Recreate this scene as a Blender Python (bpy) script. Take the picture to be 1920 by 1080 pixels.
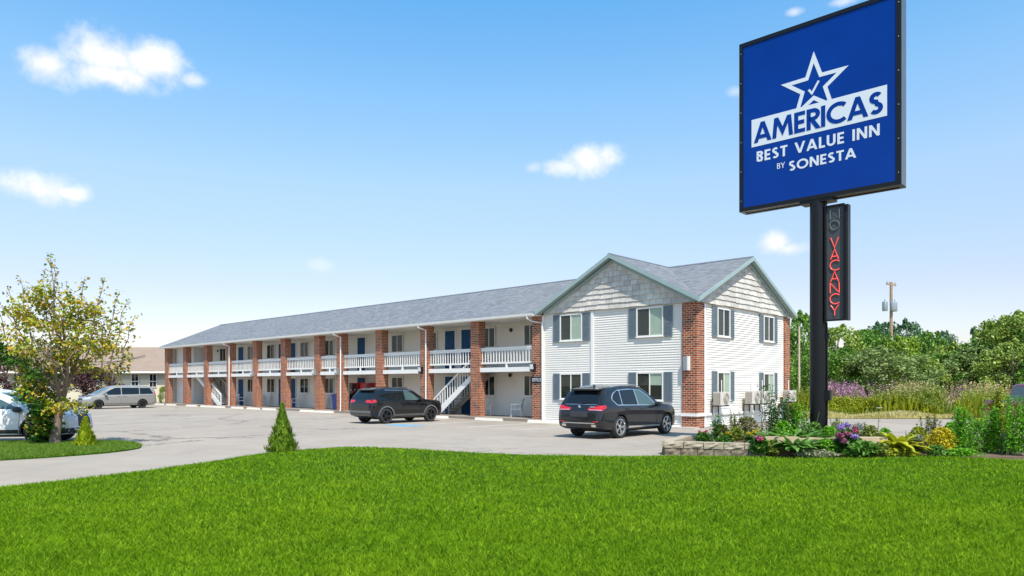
import bpy, bmesh, math, random
import numpy as np
from mathutils import Vector, Matrix
from mathutils.geometry import delaunay_2d_cdt
from mathutils.bvhtree import BVHTree

random.seed(7)
rng = np.random.default_rng(11)
R = math.radians
for o_ in list(bpy.data.objects):
    bpy.data.objects.remove(o_)
S = bpy.context.scene
COL = S.collection

# ------------------------------------------------------------------ camera
FOC, HOR, CAMH = 1333.2, 722.6, 1.75          # pixels of the 1920 wide photograph, metres
cam = bpy.data.cameras.new('camera')
cam.sensor_width = 36
cam.lens = FOC / 1920 * 36
cam.shift_y = (HOR - 540) / 1920
cam.clip_end = 6000
camo = bpy.data.objects.new('camera', cam)
camo.location = (0, 0, CAMH)
camo.rotation_euler = (R(90), 0, 0)
COL.objects.link(camo)
S.camera = camo

# ------------------------------------------------------------------ light
SUN_EL, SUN_AZ = R(57), math.atan2(0.29, -0.957)      # azimuth from +Y towards +X
sdir = Vector((math.sin(SUN_AZ) * math.cos(SUN_EL), math.cos(SUN_AZ) * math.cos(SUN_EL), math.sin(SUN_EL)))
sl = bpy.data.lights.new('sun', 'SUN')
sl.energy = 4.2
sl.angle = R(0.55)
sl.color = (1.0, 0.94, 0.84)
so = bpy.data.objects.new('sun', sl)
so.rotation_euler = (-sdir).to_track_quat('-Z', 'Y').to_euler()
so.location = (0, 0, 60)
COL.objects.link(so)

S.view_settings.view_transform = 'Standard'
S.view_settings.look = 'None'
S.view_settings.gamma = 1
S.view_settings.exposure = 0.60
S.view_settings.use_curve_mapping = False


class NT:
    """tiny node-tree writer"""
    def __init__(self, tree):
        self.t = tree
        tree.nodes.clear()

    def n(self, typ, **kw):
        nd = self.t.nodes.new(typ)
        for k, v in kw.items():
            setattr(nd, k, v)
        return nd

    def set(self, sock, v):
        if hasattr(v, 'is_output'):
            self.t.links.new(v, sock)
        elif isinstance(v, (tuple, list)) and len(v) == 3 and sock.type == 'RGBA':
            sock.default_value = (*v, 1)
        else:
            sock.default_value = v

    def math(self, op, a, b=0.0, c=None, clamp=False):
        nd = self.n('ShaderNodeMath', operation=op)
        nd.use_clamp = clamp
        self.set(nd.inputs[0], a)
        self.set(nd.inputs[1], b)
        if c is not None:
            self.set(nd.inputs[2], c)
        return nd.outputs[0]

    def vmath(self, op, a, b=(0, 0, 0)):
        nd = self.n('ShaderNodeVectorMath', operation=op)
        self.set(nd.inputs[0], a)
        self.set(nd.inputs[1], b)
        return nd.outputs[0]

    def mix(self, f, a, b, blend='MIX'):
        nd = self.n('ShaderNodeMix', data_type='RGBA', blend_type=blend)
        self.set(nd.inputs[0], f)
        self.set(nd.inputs[6], a)
        self.set(nd.inputs[7], b)
        return nd.outputs[2]

    def noise(self, vec, scale, detail=4, rough=0.55, dist=0.0):
        nd = self.n('ShaderNodeTexNoise')
        if vec is not None:
            self.set(nd.inputs['Vector'], vec)
        nd.inputs['Scale'].default_value = scale
        nd.inputs['Detail'].default_value = detail
        nd.inputs['Roughness'].default_value = rough
        nd.inputs['Distortion'].default_value = dist
        return nd.outputs[0]

    def ramp(self, f, stops):
        nd = self.n('ShaderNodeValToRGB')
        cr = nd.color_ramp
        while len(cr.elements) < len(stops):
            cr.elements.new(0.5)
        for e, (p, c) in zip(cr.elements, stops):
            e.position = p
            e.color = (*c, 1) if not isinstance(c, (int, float)) else (c, c, c, 1)
        self.set(nd.inputs[0], f)
        return nd.outputs[0]

    def smooth(self, v, a, b):
        nd = self.n('ShaderNodeMapRange', interpolation_type='SMOOTHSTEP')
        self.set(nd.inputs[0], v)
        nd.inputs[1].default_value = a
        nd.inputs[2].default_value = b
        return nd.outputs[0]


# sky: Nishita with a handful of small fair-weather clouds, each given by the direction it stands in
wd = bpy.data.worlds.new('World')
S.world = wd
wd.use_nodes = True
W = NT(wd.node_tree)
sky = W.n('ShaderNodeTexSky', sky_type='NISHITA')
sky.sun_disc = False
sky.sun_elevation = SUN_EL
sky.sun_rotation = SUN_AZ
sky.altitude = 0
sky.air_density = 1.0
sky.dust_density = 0.6
sky.ozone_density = 1.6
tc = W.n('ShaderNodeTexCoord').outputs['Generated']
sx = W.n('ShaderNodeSeparateXYZ')
W.set(sx.inputs[0], tc)
az = W.math('ARCTAN2', sx.outputs[0], sx.outputs[1])
el = W.math('ARCSINE', sx.outputs[2])
n1 = W.noise(tc, 14, 7, 0.62)
n2 = W.noise(tc, 45, 5, 0.6)
wob = W.math('ADD', W.math('MULTIPLY', W.math('SUBTRACT', n1, 0.5), 2.0), W.math('MULTIPLY', W.math('SUBTRACT', n2, 0.5), 0.55))


def cloud(px, py, rx, ry, gain=1.0):
    x, z = (px - 960) / FOC, (HOR - py) / FOC
    a0, e0 = math.atan2(x, 1), math.atan2(z, math.hypot(x, 1))
    k = math.cos(a0)
    ra, re = rx / FOC * k * k, ry / FOC * k
    da = W.math('DIVIDE', W.math('SUBTRACT', az, a0), ra)
    de = W.math('DIVIDE', W.math('SUBTRACT', el, e0), re)
    d = W.math('SQRT', W.math('ADD', W.math('MULTIPLY', da, da), W.math('MULTIPLY', de, de)))
    f = W.math('ADD', W.math('SUBTRACT', 1.0, d), wob)
    return W.math('MULTIPLY', W.smooth(f, -0.05, 1.0), gain)


cl = None
for c_ in [(85, 118, 72, 40), (190, 100, 105, 55), (280, 118, 85, 45), (210, 140, 120, 30), (365, 150, 36, 16, .7),
           (75, 356, 90, 34), (125, 362, 50, 18), (1105, 300, 62, 32), (1060, 315, 60, 18, .75), (1000, 315, 22, 14, .5),
           (1455, 455, 46, 28), (1480, 466, 45, 18, .8), (1490, 22, 22, 9, .6), (1378, 172, 26, 12, .4), (1585, 2, 45, 10, .6),
           (595, 498, 30, 16, .3), (2300, 260, 110, 40), (2900, 120, 160, 60), (-420, 240, 150, 50), (-1200, 60, 190, 70)]:
    v_ = cloud(*c_)
    cl = v_ if cl is None else W.math('MAXIMUM', cl, v_)
hs = W.n('ShaderNodeHueSaturation')
hs.inputs['Saturation'].default_value = 1.12
W.set(hs.inputs['Color'], sky.outputs[0])
shade = W.smooth(W.math('ADD', n1, W.math('MULTIPLY', n2, 0.3)), 0.35, 0.95)
ccol = W.mix(shade, (4.6, 4.7, 5.1), (5.6, 5.6, 5.7))
tint = W.ramp(W.math('DIVIDE', el, 1.5708, clamp=True), [(0.0, (0.80, 0.72, 0.78)), (0.082, (1.07, 0.85, 0.83)), (0.173, (1.42, 1.24, 1.07)), (0.238, (1.24, 1.36, 1.24)), (0.316, (0.86, 1.36, 1.38)), (0.42, (0.80, 1.30, 1.36))])
skyt = W.mix(1.0, hs.outputs[0], tint, 'MULTIPLY')
skyc = W.mix(cl, skyt, ccol)
bg = W.n('ShaderNodeBackground')
W.set(bg.inputs[0], skyc)
bg.inputs[1].default_value = 0.135
W.t.links.new(bg.outputs[0], W.n('ShaderNodeOutputWorld').inputs[0])

# ------------------------------------------------------------------ helpers
TH = 0.8222
OX, OY = 7.4644, 28.7573                       # ground point of the motel's front corner
D1 = Vector((-math.sin(TH), math.cos(TH), 0))  # along the long wing
D2 = Vector((math.cos(TH), math.sin(TH), 0))   # into the building
RZ = TH - math.pi / 2


def G(px, py, z=0.0):
    d = FOC * (CAMH - z) / (py - HOR)
    return ((px - 960) / FOC * d, d)


def UV(u, v, z=0.0):
    p = Vector((OX, OY, z)) + D1 * u + D2 * v
    return p


MATS = {}


def material(name, build):
    if name in MATS:
        return MATS[name]
    m = bpy.data.materials.new(name)
    m.use_nodes = True
    T = NT(m.node_tree)
    out = T.n('ShaderNodeOutputMaterial')
    sh = build(T)
    T.t.links.new(sh, out.inputs[0])
    MATS[name] = m
    return m


def principled(T, col, rough=0.6, metal=0.0, spec=0.5, coat=0.0, bump=None, bstr=0.3, bdist=0.01, emit=None, estr=0):
    p = T.n('ShaderNodeBsdfPrincipled')
    T.set(p.inputs['Base Color'], col)
    T.set(p.inputs['Roughness'], rough)
    T.set(p.inputs['Metallic'], metal)
    p.inputs['Specular IOR Level'].default_value = spec
    p.inputs['Coat Weight'].default_value = coat
    p.inputs['Coat Roughness'].default_value = 0.04
    if emit:
        T.set(p.inputs['Emission Color'], emit)
        p.inputs['Emission Strength'].default_value = estr
    if bump is not None:
        b = T.n('ShaderNodeBump')
        b.inputs['Strength'].default_value = bstr
        b.inputs['Distance'].default_value = bdist
        T.set(b.inputs['Height'], bump)
        T.t.links.new(b.outputs[0], p.inputs['Normal'])
    return p.outputs[0]


def obco(T):
    return T.n('ShaderNodeTexCoord').outputs['Object']


def pos(T):
    return T.n('ShaderNodeNewGeometry').outputs['Position']


def plain(name, col, rough=0.6, var=0.12, scale=3.0, metal=0.0, spec=0.5, coat=0.0, bstr=0.0, bscale=40):
    """one paint with a little grime and relief"""
    def b(T):
        co = pos(T)
        n = T.noise(co, scale, 5, 0.6)
        c = T.mix(n, tuple(x * (1 - var) for x in col), tuple(min(1, x * (1 + var)) for x in col))
        bn = T.noise(co, bscale, 3) if bstr else None
        return principled(T, c, rough, metal, spec, coat, bn, bstr)
    return material(name, b)


def leafmat(name, cols, trans=0.35, rough=0.5, mott=0.0):
    def b(T):
        rnd = T.n('ShaderNodeNewGeometry').outputs['Random Per Island']
        st = [(i / max(1, len(cols) - 1), c) for i, c in enumerate(cols)]
        c = T.ramp(rnd, st)
        big = T.noise(pos(T), 1.3, 3)
        c = T.mix(T.smooth(big, 0.3, 0.75), c, T.mix(0.5, c, cols[len(cols) // 2]))
        if mott:
            m1 = T.smooth(T.noise(pos(T), 0.8, 5, 0.65), 0.3, 0.7)
            m2 = T.smooth(T.noise(pos(T), 9.0, 5, 0.75), 0.36, 0.66)
            c = T.mix(T.math('MULTIPLY', m2, mott), c, T.mix(1.0, c, (0.50, 0.56, 0.45), 'MULTIPLY'))
            c = T.mix(T.math('MULTIPLY', m1, mott * 0.6), c, T.mix(1.0, c, (0.62, 0.72, 0.5), 'MULTIPLY'))
            m3 = T.smooth(T.noise(pos(T), 0.33, 4, 0.6, 0.5), 0.42, 0.68)
            c = T.mix(T.math('MULTIPLY', m3, 0.55), c, T.mix(1.0, c, (1.45, 1.22, 1.3), 'MULTIPLY'))
        p = principled(T, c, rough, 0, 0.08 if mott else 0.25)
        tr = T.n('ShaderNodeBsdfTranslucent')
        T.set(tr.inputs[0], c)
        mx = T.n('ShaderNodeMixShader')
        mx.inputs[0].default_value = trans
        T.t.links.new(p, mx.inputs[1])
        T.t.links.new(tr.outputs[0], mx.inputs[2])
        return mx.outputs[0]
    return material(name, b)


def tag(o, label=None, cat=None, group=None, kind=None):
    if label:
        o['label'] = label
    if cat:
        o['category'] = cat
    if group:
        o['group'] = group
    if kind:
        o['kind'] = kind
    return o


def link(name, me, mat=None, parent=None, loc=None, rz=None, scale=None):
    o = bpy.data.objects.new(name, me)
    COL.objects.link(o)
    if mat is not None and me is not None and not me.materials:
        me.materials.append(mat)
    if parent:
        o.parent = parent
    if loc is not None:
        o.location = loc
    if rz is not None:
        o.rotation_euler = (0, 0, rz)
    if scale is not None:
        o.scale = scale
    return o


def empty(name, loc, rz=0.0, label=None, cat=None, group=None):
    o = bpy.data.objects.new(name, None)
    o.empty_display_size = 0.2
    COL.objects.link(o)
    o.location = loc
    o.rotation_euler = (0, 0, rz)
    return tag(o, label, cat, group)


class MB:
    def __init__(self):
        self.v, self.f = [], []

    def box(self, a, b):
        x0, y0, z0 = a
        x1, y1, z1 = b
        i = len(self.v)
        self.v += [(x0, y0, z0), (x1, y0, z0), (x1, y1, z0), (x0, y1, z0), (x0, y0, z1), (x1, y0, z1), (x1, y1, z1), (x0, y1, z1)]
        self.f += [(i, i + 3, i + 2, i + 1), (i + 4, i + 5, i + 6, i + 7), (i, i + 1, i + 5, i + 4), (i + 1, i + 2, i + 6, i + 5), (i + 2, i + 3, i + 7, i + 6), (i + 3, i, i + 4, i + 7)]
        return self

    def prism(self, pts, off):
        """pts: 3-D polygon, off: extrusion vector"""
        i, n = len(self.v), len(pts)
        off = Vector(off)
        self.v += [tuple(p) for p in pts] + [tuple(Vector(p) + off) for p in pts]
        self.f += [tuple(range(i + n - 1, i - 1, -1)), tuple(range(i + n, i + 2 * n))]
        self.f += [(i + k, i + (k + 1) % n, i + n + (k + 1) % n, i + n + k) for k in range(n)]
        return self

    def tube(self, path, r, n=8, r2=None, cap=True):
        path = [Vector(p) for p in path]
        rs = r if isinstance(r, (list, tuple)) else [r + ((r2 if r2 is not None else r) - r) * k / (len(path) - 1) for k in range(len(path))]
        base = len(self.v)
        up = Vector((0, 0, 1))
        d0 = (path[1] - path[0]).normalized()
        if abs(d0.z) > 0.95:
            up = Vector((0, 1, 0))
        a = d0.cross(up).normalized()
        for k, p in enumerate(path):
            d = (path[min(k + 1, len(path) - 1)] - path[max(k - 1, 0)]).normalized()
            a = (a - d * a.dot(d)).normalized()
            b = d.cross(a)
            for j in range(n):
                t = 2 * math.pi * j / n
                self.v.append(tuple(p + (a * math.cos(t) + b * math.sin(t)) * rs[k]))
        for k in range(len(path) - 1):
            for j in range(n):
                q = base + k * n
                self.f.append((q + j, q + (j + 1) % n, q + n + (j + 1) % n, q + n + j))
        if cap:
            self.f.append(tuple(base + j for j in range(n))[::-1])
            self.f.append(tuple(base + (len(path) - 1) * n + j for j in range(n)))
        return self

    def lathe(self, prof, n=24, axis='z', org=(0, 0, 0), close=False):
        """prof: (radius, height) list"""
        i = len(self.v)
        for r, h in prof:
            for j in range(n):
                t = 2 * math.pi * j / n
                c, s = r * math.cos(t), r * math.sin(t)
                p = (c, s, h) if axis == 'z' else ((c, h, s) if axis == 'y' else (h, c, s))
                self.v.append(tuple(p[k] + org[k] for k in range(3)))
        m = len(prof)
        for k in range(m if close else m - 1):
            k2 = (k + 1) % m
            for j in range(n):
                self.f.append((i + k * n + j, i + k * n + (j + 1) % n, i + k2 * n + (j + 1) % n, i + k2 * n + j))
        if not close:
            self.f.append(tuple(i + j for j in range(n))[::-1])
            self.f.append(tuple(i + (m - 1) * n + j for j in range(n)))
        return self

    def mesh(self, name, smooth=None):
        me = bpy.data.meshes.new(name)
        me.from_pydata(self.v, [], self.f)
        me.validate()
        bm = bmesh.new()
        bm.from_mesh(me)
        bmesh.ops.recalc_face_normals(bm, faces=bm.faces)
        bm.to_mesh(me)
        bm.free()
        if smooth is not None:
            me.polygons.foreach_set('use_smooth', [True] * len(me.polygons))
            me.set_sharp_from_angle(angle=R(smooth))
        return me

    def build(self, name, mat, parent=None, loc=None, rz=None, smooth=None):
        return link(name, self.mesh(name, smooth), mat, parent, loc, rz)


def npmesh(name, V, k):
    """V: (n*k,3) array, faces are consecutive groups of k vertices"""
    V = np.asarray(V, dtype=np.float32).reshape(-1, 3)
    n = len(V)
    me = bpy.data.meshes.new(name)
    me.vertices.add(n)
    me.vertices.foreach_set('co', V.ravel())
    me.loops.add(n)
    me.loops.foreach_set('vertex_index', np.arange(n, dtype=np.int32))
    me.polygons.add(n // k)
    me.polygons.foreach_set('loop_start', np.arange(0, n, k, dtype=np.int32))
    me.update(calc_edges=True)
    me.validate()
    return me


def copy_tree(o, parent=None):
    c = o.copy()
    COL.objects.link(c)
    c.parent = parent
    for ch in list(o.children):
        copy_tree(ch, c)
    return c


def in_poly(P, poly):
    poly = np.asarray(poly)
    x, y = P[:, 0], P[:, 1]
    res = np.zeros(len(P), bool)
    j = len(poly) - 1
    for i in range(len(poly)):
        xi, yi = poly[i]
        xj, yj = poly[j]
        c = ((yi > y) != (yj > y)) & (x < (xj - xi) * (y - yi) / (yj - yi + 1e-12) + xi)
        res ^= c
        j = i
    return res


def edge_dist(P, poly):
    poly = np.asarray(poly)
    d = np.full(len(P), 1e9)
    for i in range(len(poly)):
        a, b = poly[i], poly[(i + 1) % len(poly)]
        ab = b - a
        t = np.clip(((P - a) @ ab) / (ab @ ab + 1e-12), 0, 1)
        d = np.minimum(d, np.hypot(*(P - (a + t[:, None] * ab)).T))
    return d


def smooth_line(pts, n=6):
    """Catmull-Rom through 2-D points"""
    out = []
    P = [np.array(p, float) for p in pts]
    for i in range(len(P) - 1):
        p0, p1, p2, p3 = P[max(i - 1, 0)], P[i], P[i + 1], P[min(i + 2, len(P) - 1)]
        for k in range(n):
            t = k / n
            out.append(tuple(0.5 * ((2 * p1) + (-p0 + p2) * t + (2 * p0 - 5 * p1 + 4 * p2 - p3) * t * t + (-p0 + 3 * p1 - 3 * p2 + p3) * t ** 3)))
    out.append(tuple(P[-1]))
    return out


def sheet(name, poly, zf, step, mat, skirt=0.1):
    poly = np.asarray(poly, float)
    lo, hi = poly.min(0), poly.max(0)
    gx, gy = np.meshgrid(np.arange(lo[0], hi[0], step), np.arange(lo[1], hi[1], step))
    P = np.stack([gx.ravel(), gy.ravel()], 1)
    P = P[in_poly(P, poly)]
    P = P[edge_dist(P, poly) > step * 0.35]
    allp = [Vector(p) for p in poly] + [Vector(p) for p in P]
    n = len(poly)
    v, e, f, *_ = delaunay_2d_cdt(allp, [(i, (i + 1) % n) for i in range(n)], [], 1, 1e-4)
    A = np.array([[q.x, q.y] for q in v])
    Z = zf(A, poly)
    mb = MB()
    mb.v = [(a[0], a[1], z) for a, z in zip(A, Z)]
    mb.f = [tuple(t) for t in f]
    me = bpy.data.meshes.new(name)
    me.from_pydata(mb.v, [], mb.f)
    bm = bmesh.new()
    bm.from_mesh(me)
    be = [x for x in bm.edges if x.is_boundary]
    r = bmesh.ops.extrude_edge_only(bm, edges=be)
    for x in r['geom']:
        if isinstance(x, bmesh.types.BMVert):
            x.co.z -= skirt
    bmesh.ops.recalc_face_normals(bm, faces=bm.faces)
    bm.to_mesh(me)
    bm.free()
    me.polygons.foreach_set('use_smooth', [True] * len(me.polygons))
    me.set_sharp_from_angle(angle=R(40))
    return link(name, me, mat)


# ------------------------------------------------------------------ ground materials
def asphalt(T):
    co = pos(T)
    a = T.noise(co, 0.16, 5, 0.6, 0.4)
    b = T.noise(co, 1.2, 6, 0.65)
    fine = T.noise(co, 60, 3, 0.7)
    mp = T.n('ShaderNodeMapping')
    mp.inputs['Rotation'].default_value = (0, 0, -TH)
    mp.inputs['Scale'].default_value = (0.55, 0.09, 1)
    T.set(mp.inputs['Vector'], co)
    streak = T.noise(mp.outputs[0], 1.6, 5, 0.6)
    c = T.ramp(a, [(0.25, (0.275, 0.230, 0.186)), (0.5, (0.335, 0.284, 0.232)), (0.75, (0.38, 0.325, 0.27))])
    c = T.mix(T.smooth(b, 0.35, 0.7), T.mix(1.0, c, (0.90, 0.89, 0.88), 'MULTIPLY'), c)
    c = T.mix(T.math('MULTIPLY', T.smooth(streak, 0.5, 0.72), 0.35), c, (0.235, 0.213, 0.19))
    c = T.mix(T.math('MULTIPLY', T.smooth(fine, 0.42, 0.62), 0.22), c, (0.38, 0.36, 0.33))
    vo = T.n('ShaderNodeTexVoronoi', feature='DISTANCE_TO_EDGE')
    vo.inputs['Scale'].default_value = 0.16
    T.set(vo.inputs['Vector'], co)
    dn = T.noise(co, 1.1, 5, 0.7)
    wv = T.math('ADD', vo.outputs[0], T.math('MULTIPLY', T.math('SUBTRACT', dn, 0.5), 0.22))
    crack = T.math('SUBTRACT', 1.0, T.smooth(T.math('ABSOLUTE', wv), 0.0, 0.02))
    gate = T.smooth(T.noise(co, 0.10, 2), 0.45, 0.6)
    c = T.mix(T.math('MULTIPLY', T.math('MULTIPLY', crack, gate), 0.75), c, (0.08, 0.075, 0.07))
    oil = T.smooth(T.noise(co, 0.7, 3, 0.5, 0.6), 0.68, 0.78)
    c = T.mix(T.math('MULTIPLY', oil, 0.35), c, (0.10, 0.095, 0.09))
    return principled(T, c, 0.88, 0, 0.25, 0, fine, 0.35, 0.01)


M_ASPH = material('weathered asphalt', asphalt)


def lawnbase(T):
    co = pos(T)
    a = T.noise(co, 0.6, 4)
    b = T.noise(co, 25, 4, 0.7)
    c = T.mix(a, (0.03, 0.085, 0.003), (0.05, 0.12, 0.005))
    c = T.mix(T.smooth(b, 0.3, 0.75), T.mix(1.0, c, (0.55, 0.6, 0.5), 'MULTIPLY'), c)
    return principled(T, c, 0.9, 0, 0.1, 0, b, 0.6, 0.03)


M_LAWN = material('lawn thatch', lawnbase)
M_FIELD = plain('rough field', (0.20, 0.19, 0.07), 0.95, 0.35, 0.4, bstr=0.5, bscale=6)
M_DRYSTRIP = plain('dry verge', (0.42, 0.36, 0.14), 0.95, 0.3, 0.8, bstr=0.5, bscale=12)
M_MULCH = plain('bark mulch', (0.13, 0.085, 0.06), 0.95, 0.5, 18, bstr=0.8, bscale=35)
M_CONC = plain('concrete', (0.50, 0.46, 0.40), 0.85, 0.16, 1.5, bstr=0.25, bscale=50)
M_STOP = plain('pale painted concrete', (0.68, 0.62, 0.54), 0.85, 0.2, 2.5, bstr=0.3, bscale=40)
M_LINE = plain('worn white paint', (0.58, 0.57, 0.54), 0.8, 0.35, 5)

# ------------------------------------------------------------------ ground
gr = MB()
gr.v = [(-2500, -300, -0.05), (2500, -300, -0.05), (2500, 4000, -0.05), (-2500, 4000, -0.05)]
gr.f = [(0, 1, 2, 3)]
tag(gr.build('ground', M_FIELD), kind='structure')
lot = MB()
lot.v = [(-75, 3, 0), (60, 3, 0), (60, 36.5, 0), (24, 36.8, 0), (15.5, 37.3, 0), (-10, 66, 0), (-34, 70, 0), (-75, 64, 0)]
lot.f = [tuple(range(8))]
tag(lot.build('parking_lot', M_ASPH), kind='structure')
fld = MB()
fld.v = [(14.8, 37.5, 0.01), (60, 36.7, 0.01), (140, 36.7, 0.01), (140, 140, 0.01), (-10, 140, 0.01), (5, 46, 0.01)]
fld.f = [tuple(range(6))]
tag(fld.build('meadow', M_DRYSTRIP), kind='structure')

edge_px = [(-160, 936), (0, 918), (120, 905), (250, 889), (400, 868), (500, 852), (580, 845), (650, 841), (720, 842), (800, 846), (900, 852), (1000, 856), (1100, 858), (1180, 859), (1242, 858), (1300, 858), (1380, 859)]
LAWN = smooth_line([G(*p) for p in edge_px], 5) + [G(1440, 860), G(1540, 862), G(1640, 861), G(1700, 857), G(1800, 861), G(1920, 867), G(2250, 880), (19, 3), (-22, 3), (-22, 12)]


def lawn_z(A, poly):
    d = edge_dist(A, poly)
    return 0.035 + 0.10 * (1 - np.exp(-d / 1.5)) + 0.02 * np.sin(A[:, 0] * 0.7) * np.sin(A[:, 1] * 0.5) * np.clip(d, 0, 1)


tag(sheet('lawn', LAWN, lawn_z, 0.7, M_LAWN), kind='structure')
isl_px = [(-200, 850), (0, 832), (110, 832), (190, 831), (240, 832), (262, 836), (258, 842), (200, 850), (100, 858), (0, 864), (-200, 876)]
ISLE = smooth_line([G(*p) for p in isl_px], 4)


def isle_z(A, poly):
    return 0.03 + 0.05 * (1 - np.exp(-edge_dist(A, poly) / 0.5))


tag(sheet('grass_island', ISLE, isle_z, 0.5, M_LAWN), kind='structure')


def blades(poly, zf, n, hgt, wid, dpow=1.0, xr=None):
    poly = np.asarray(poly)
    lo, hi = poly.min(0).copy(), poly.max(0).copy()
    out = []
    got = 0
    while got < n:
        m = n * 2
        # density falls with distance from the lawn's front edge, as the eye needs it
        t = rng.random(m)
        y0, y1 = max(lo[1], 4.5), hi[1]
        y = 1 / (1 / y0 + t * (1 / y1 - 1 / y0)) if dpow else y0 + t * (y1 - y0)
        x = (rng.random(m) * 2 - 1) * (y * 0.80 + 1.5) if dpow else lo[0] + rng.random(m) * (hi[0] - lo[0])
        P = np.stack([x, y], 1)
        P = P[in_poly(P, poly)]
        out.append(P)
        got += len(P)
    P = np.concatenate(out)[:n]
    Z = zf(P, poly)
    N = len(P)
    a = rng.random(N) * 2 * math.pi
    patch = 0.5 + 0.5 * np.sin(P[:, 0] * 2.1 + np.sin(P[:, 1] * 1.7) * 2) * np.sin(P[:, 1] * 2.6 + P[:, 0])
    h = hgt * (0.55 + 0.7 * rng.random(N)) * (0.85 + 0.3 * patch)
    w = wid * (0.6 + 0.8 * rng.random(N)) * (0.6 + P[:, 1] / 14)
    lean = (0.2 + 1.5 * rng.random(N)) * h
    la = rng.random(N) * 2 * math.pi
    V = np.zeros((N, 3, 3))
    V[:, 0] = np.stack([P[:, 0] - np.cos(a) * w, P[:, 1] - np.sin(a) * w, Z - 0.004], 1)
    V[:, 1] = np.stack([P[:, 0] + np.cos(a) * w, P[:, 1] + np.sin(a) * w, Z - 0.004], 1)
    V[:, 2] = np.stack([P[:, 0] + np.cos(la) * lean, P[:, 1] + np.sin(la) * lean, Z + h], 1)
    return V


M_GRASS = leafmat('grass blades', [(0.07, 0.17, 0.003), (0.14, 0.29, 0.005), (0.23, 0.40, 0.008), (0.36, 0.52, 0.04)], 0.35, 0.7, 0.85)
tag(link('lawn_grass', npmesh('lawn_grass', blades(LAWN, lawn_z, 560000, 0.046, 0.0055), 3), M_GRASS), 'bright green mown grass covering the foreground lawn', 'grass', kind='stuff')
M_GRASS2 = leafmat('island grass blades', [(0.08, 0.17, 0.012), (0.14, 0.25, 0.02), (0.20, 0.29, 0.04)], 0.35, 0.55)
tag(link('island_grass', npmesh('island_grass', blades(ISLE, isle_z, 60000, 0.07, 0.005, 0), 3), M_GRASS2), 'short grass on the small traffic island under the left tree', 'grass', kind='stuff')

# ------------------------------------------------------------------ motel materials
def vinyl(T):
    co = pos(T)
    n = T.noise(co, 0.7, 4)
    c = T.mix(n, (0.70, 0.665, 0.60), (0.77, 0.735, 0.67))
    mp = T.n('ShaderNodeMapping')
    mp.inputs['Scale'].default_value = (6, 6, 0.5)
    T.set(mp.inputs['Vector'], co)
    dirt = T.smooth(T.noise(mp.outputs[0], 1.0, 4), 0.55, 0.8)
    c = T.mix(T.math('MULTIPLY', dirt, 0.22), c, (0.55, 0.52, 0.46))
    return principled(T, c, 0.5, 0, 0.35)


M_VINYL = material('white vinyl siding', vinyl)
M_WHITE = plain('white trim paint', (0.74, 0.72, 0.68), 0.45, 0.06, 1.2)
M_CREAM = plain('cream soffit', (0.72, 0.68, 0.60), 0.6, 0.08, 1)
M_TEAL = plain('grey green trim paint', (0.28, 0.37, 0.365), 0.5, 0.15, 1.5)
M_SHUT = plain('slate blue shutter paint', (0.125, 0.16, 0.185), 0.5, 0.2, 3)
M_DOOR = plain('navy door paint', (0.007, 0.058, 0.150), 0.5, 0.1, 2, spec=0.2)
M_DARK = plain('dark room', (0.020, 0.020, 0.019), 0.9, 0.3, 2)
M_GREYM = plain('grey metal', (0.28, 0.31, 0.32), 0.45, 0.1, 3, metal=0.3)
M_BLACKM = plain('black metal', (0.018, 0.019, 0.021), 0.42, 0.2, 3, metal=0.2)
M_STEP = plain('weathered stair tread', (0.33, 0.31, 0.27), 0.8, 0.25, 3)
M_CURT = plain('pale curtain', (0.72, 0.75, 0.64), 0.9, 0.12, 2)
M_CURT2 = plain('grey brown curtain', (0.085, 0.08, 0.07), 0.9, 0.15, 2)
M_MORT = plain('mortar', (0.52, 0.42, 0.31), 0.95, 0.15, 8)


def brickmat(T):
    g = T.n('ShaderNodeNewGeometry')
    oi = T.n('ShaderNodeObjectInfo')
    r = T.math('FRACT', T.math('ADD', g.outputs['Random Per Island'], T.math('MULTIPLY', oi.outputs['Random'], 3.7)))
    c = T.ramp(r, [(0.0, (0.14, 0.035, 0.018)), (0.3, (0.27, 0.062, 0.025)), (0.65, (0.36, 0.088, 0.034)), (0.9, (0.42, 0.13, 0.055)), (1.0, (0.12, 0.035, 0.022))])
    n = T.noise(g.outputs['Position'], 40, 4, 0.7)
    c = T.mix(T.smooth(n, 0.3, 0.8), T.mix(1.0, c, (0.75, 0.72, 0.7), 'MULTIPLY'), c)
    return principled(T, c, 0.85, 0, 0.25, 0, n, 0.4, 0.004)


M_BRICK = material('red brick', brickmat)


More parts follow.
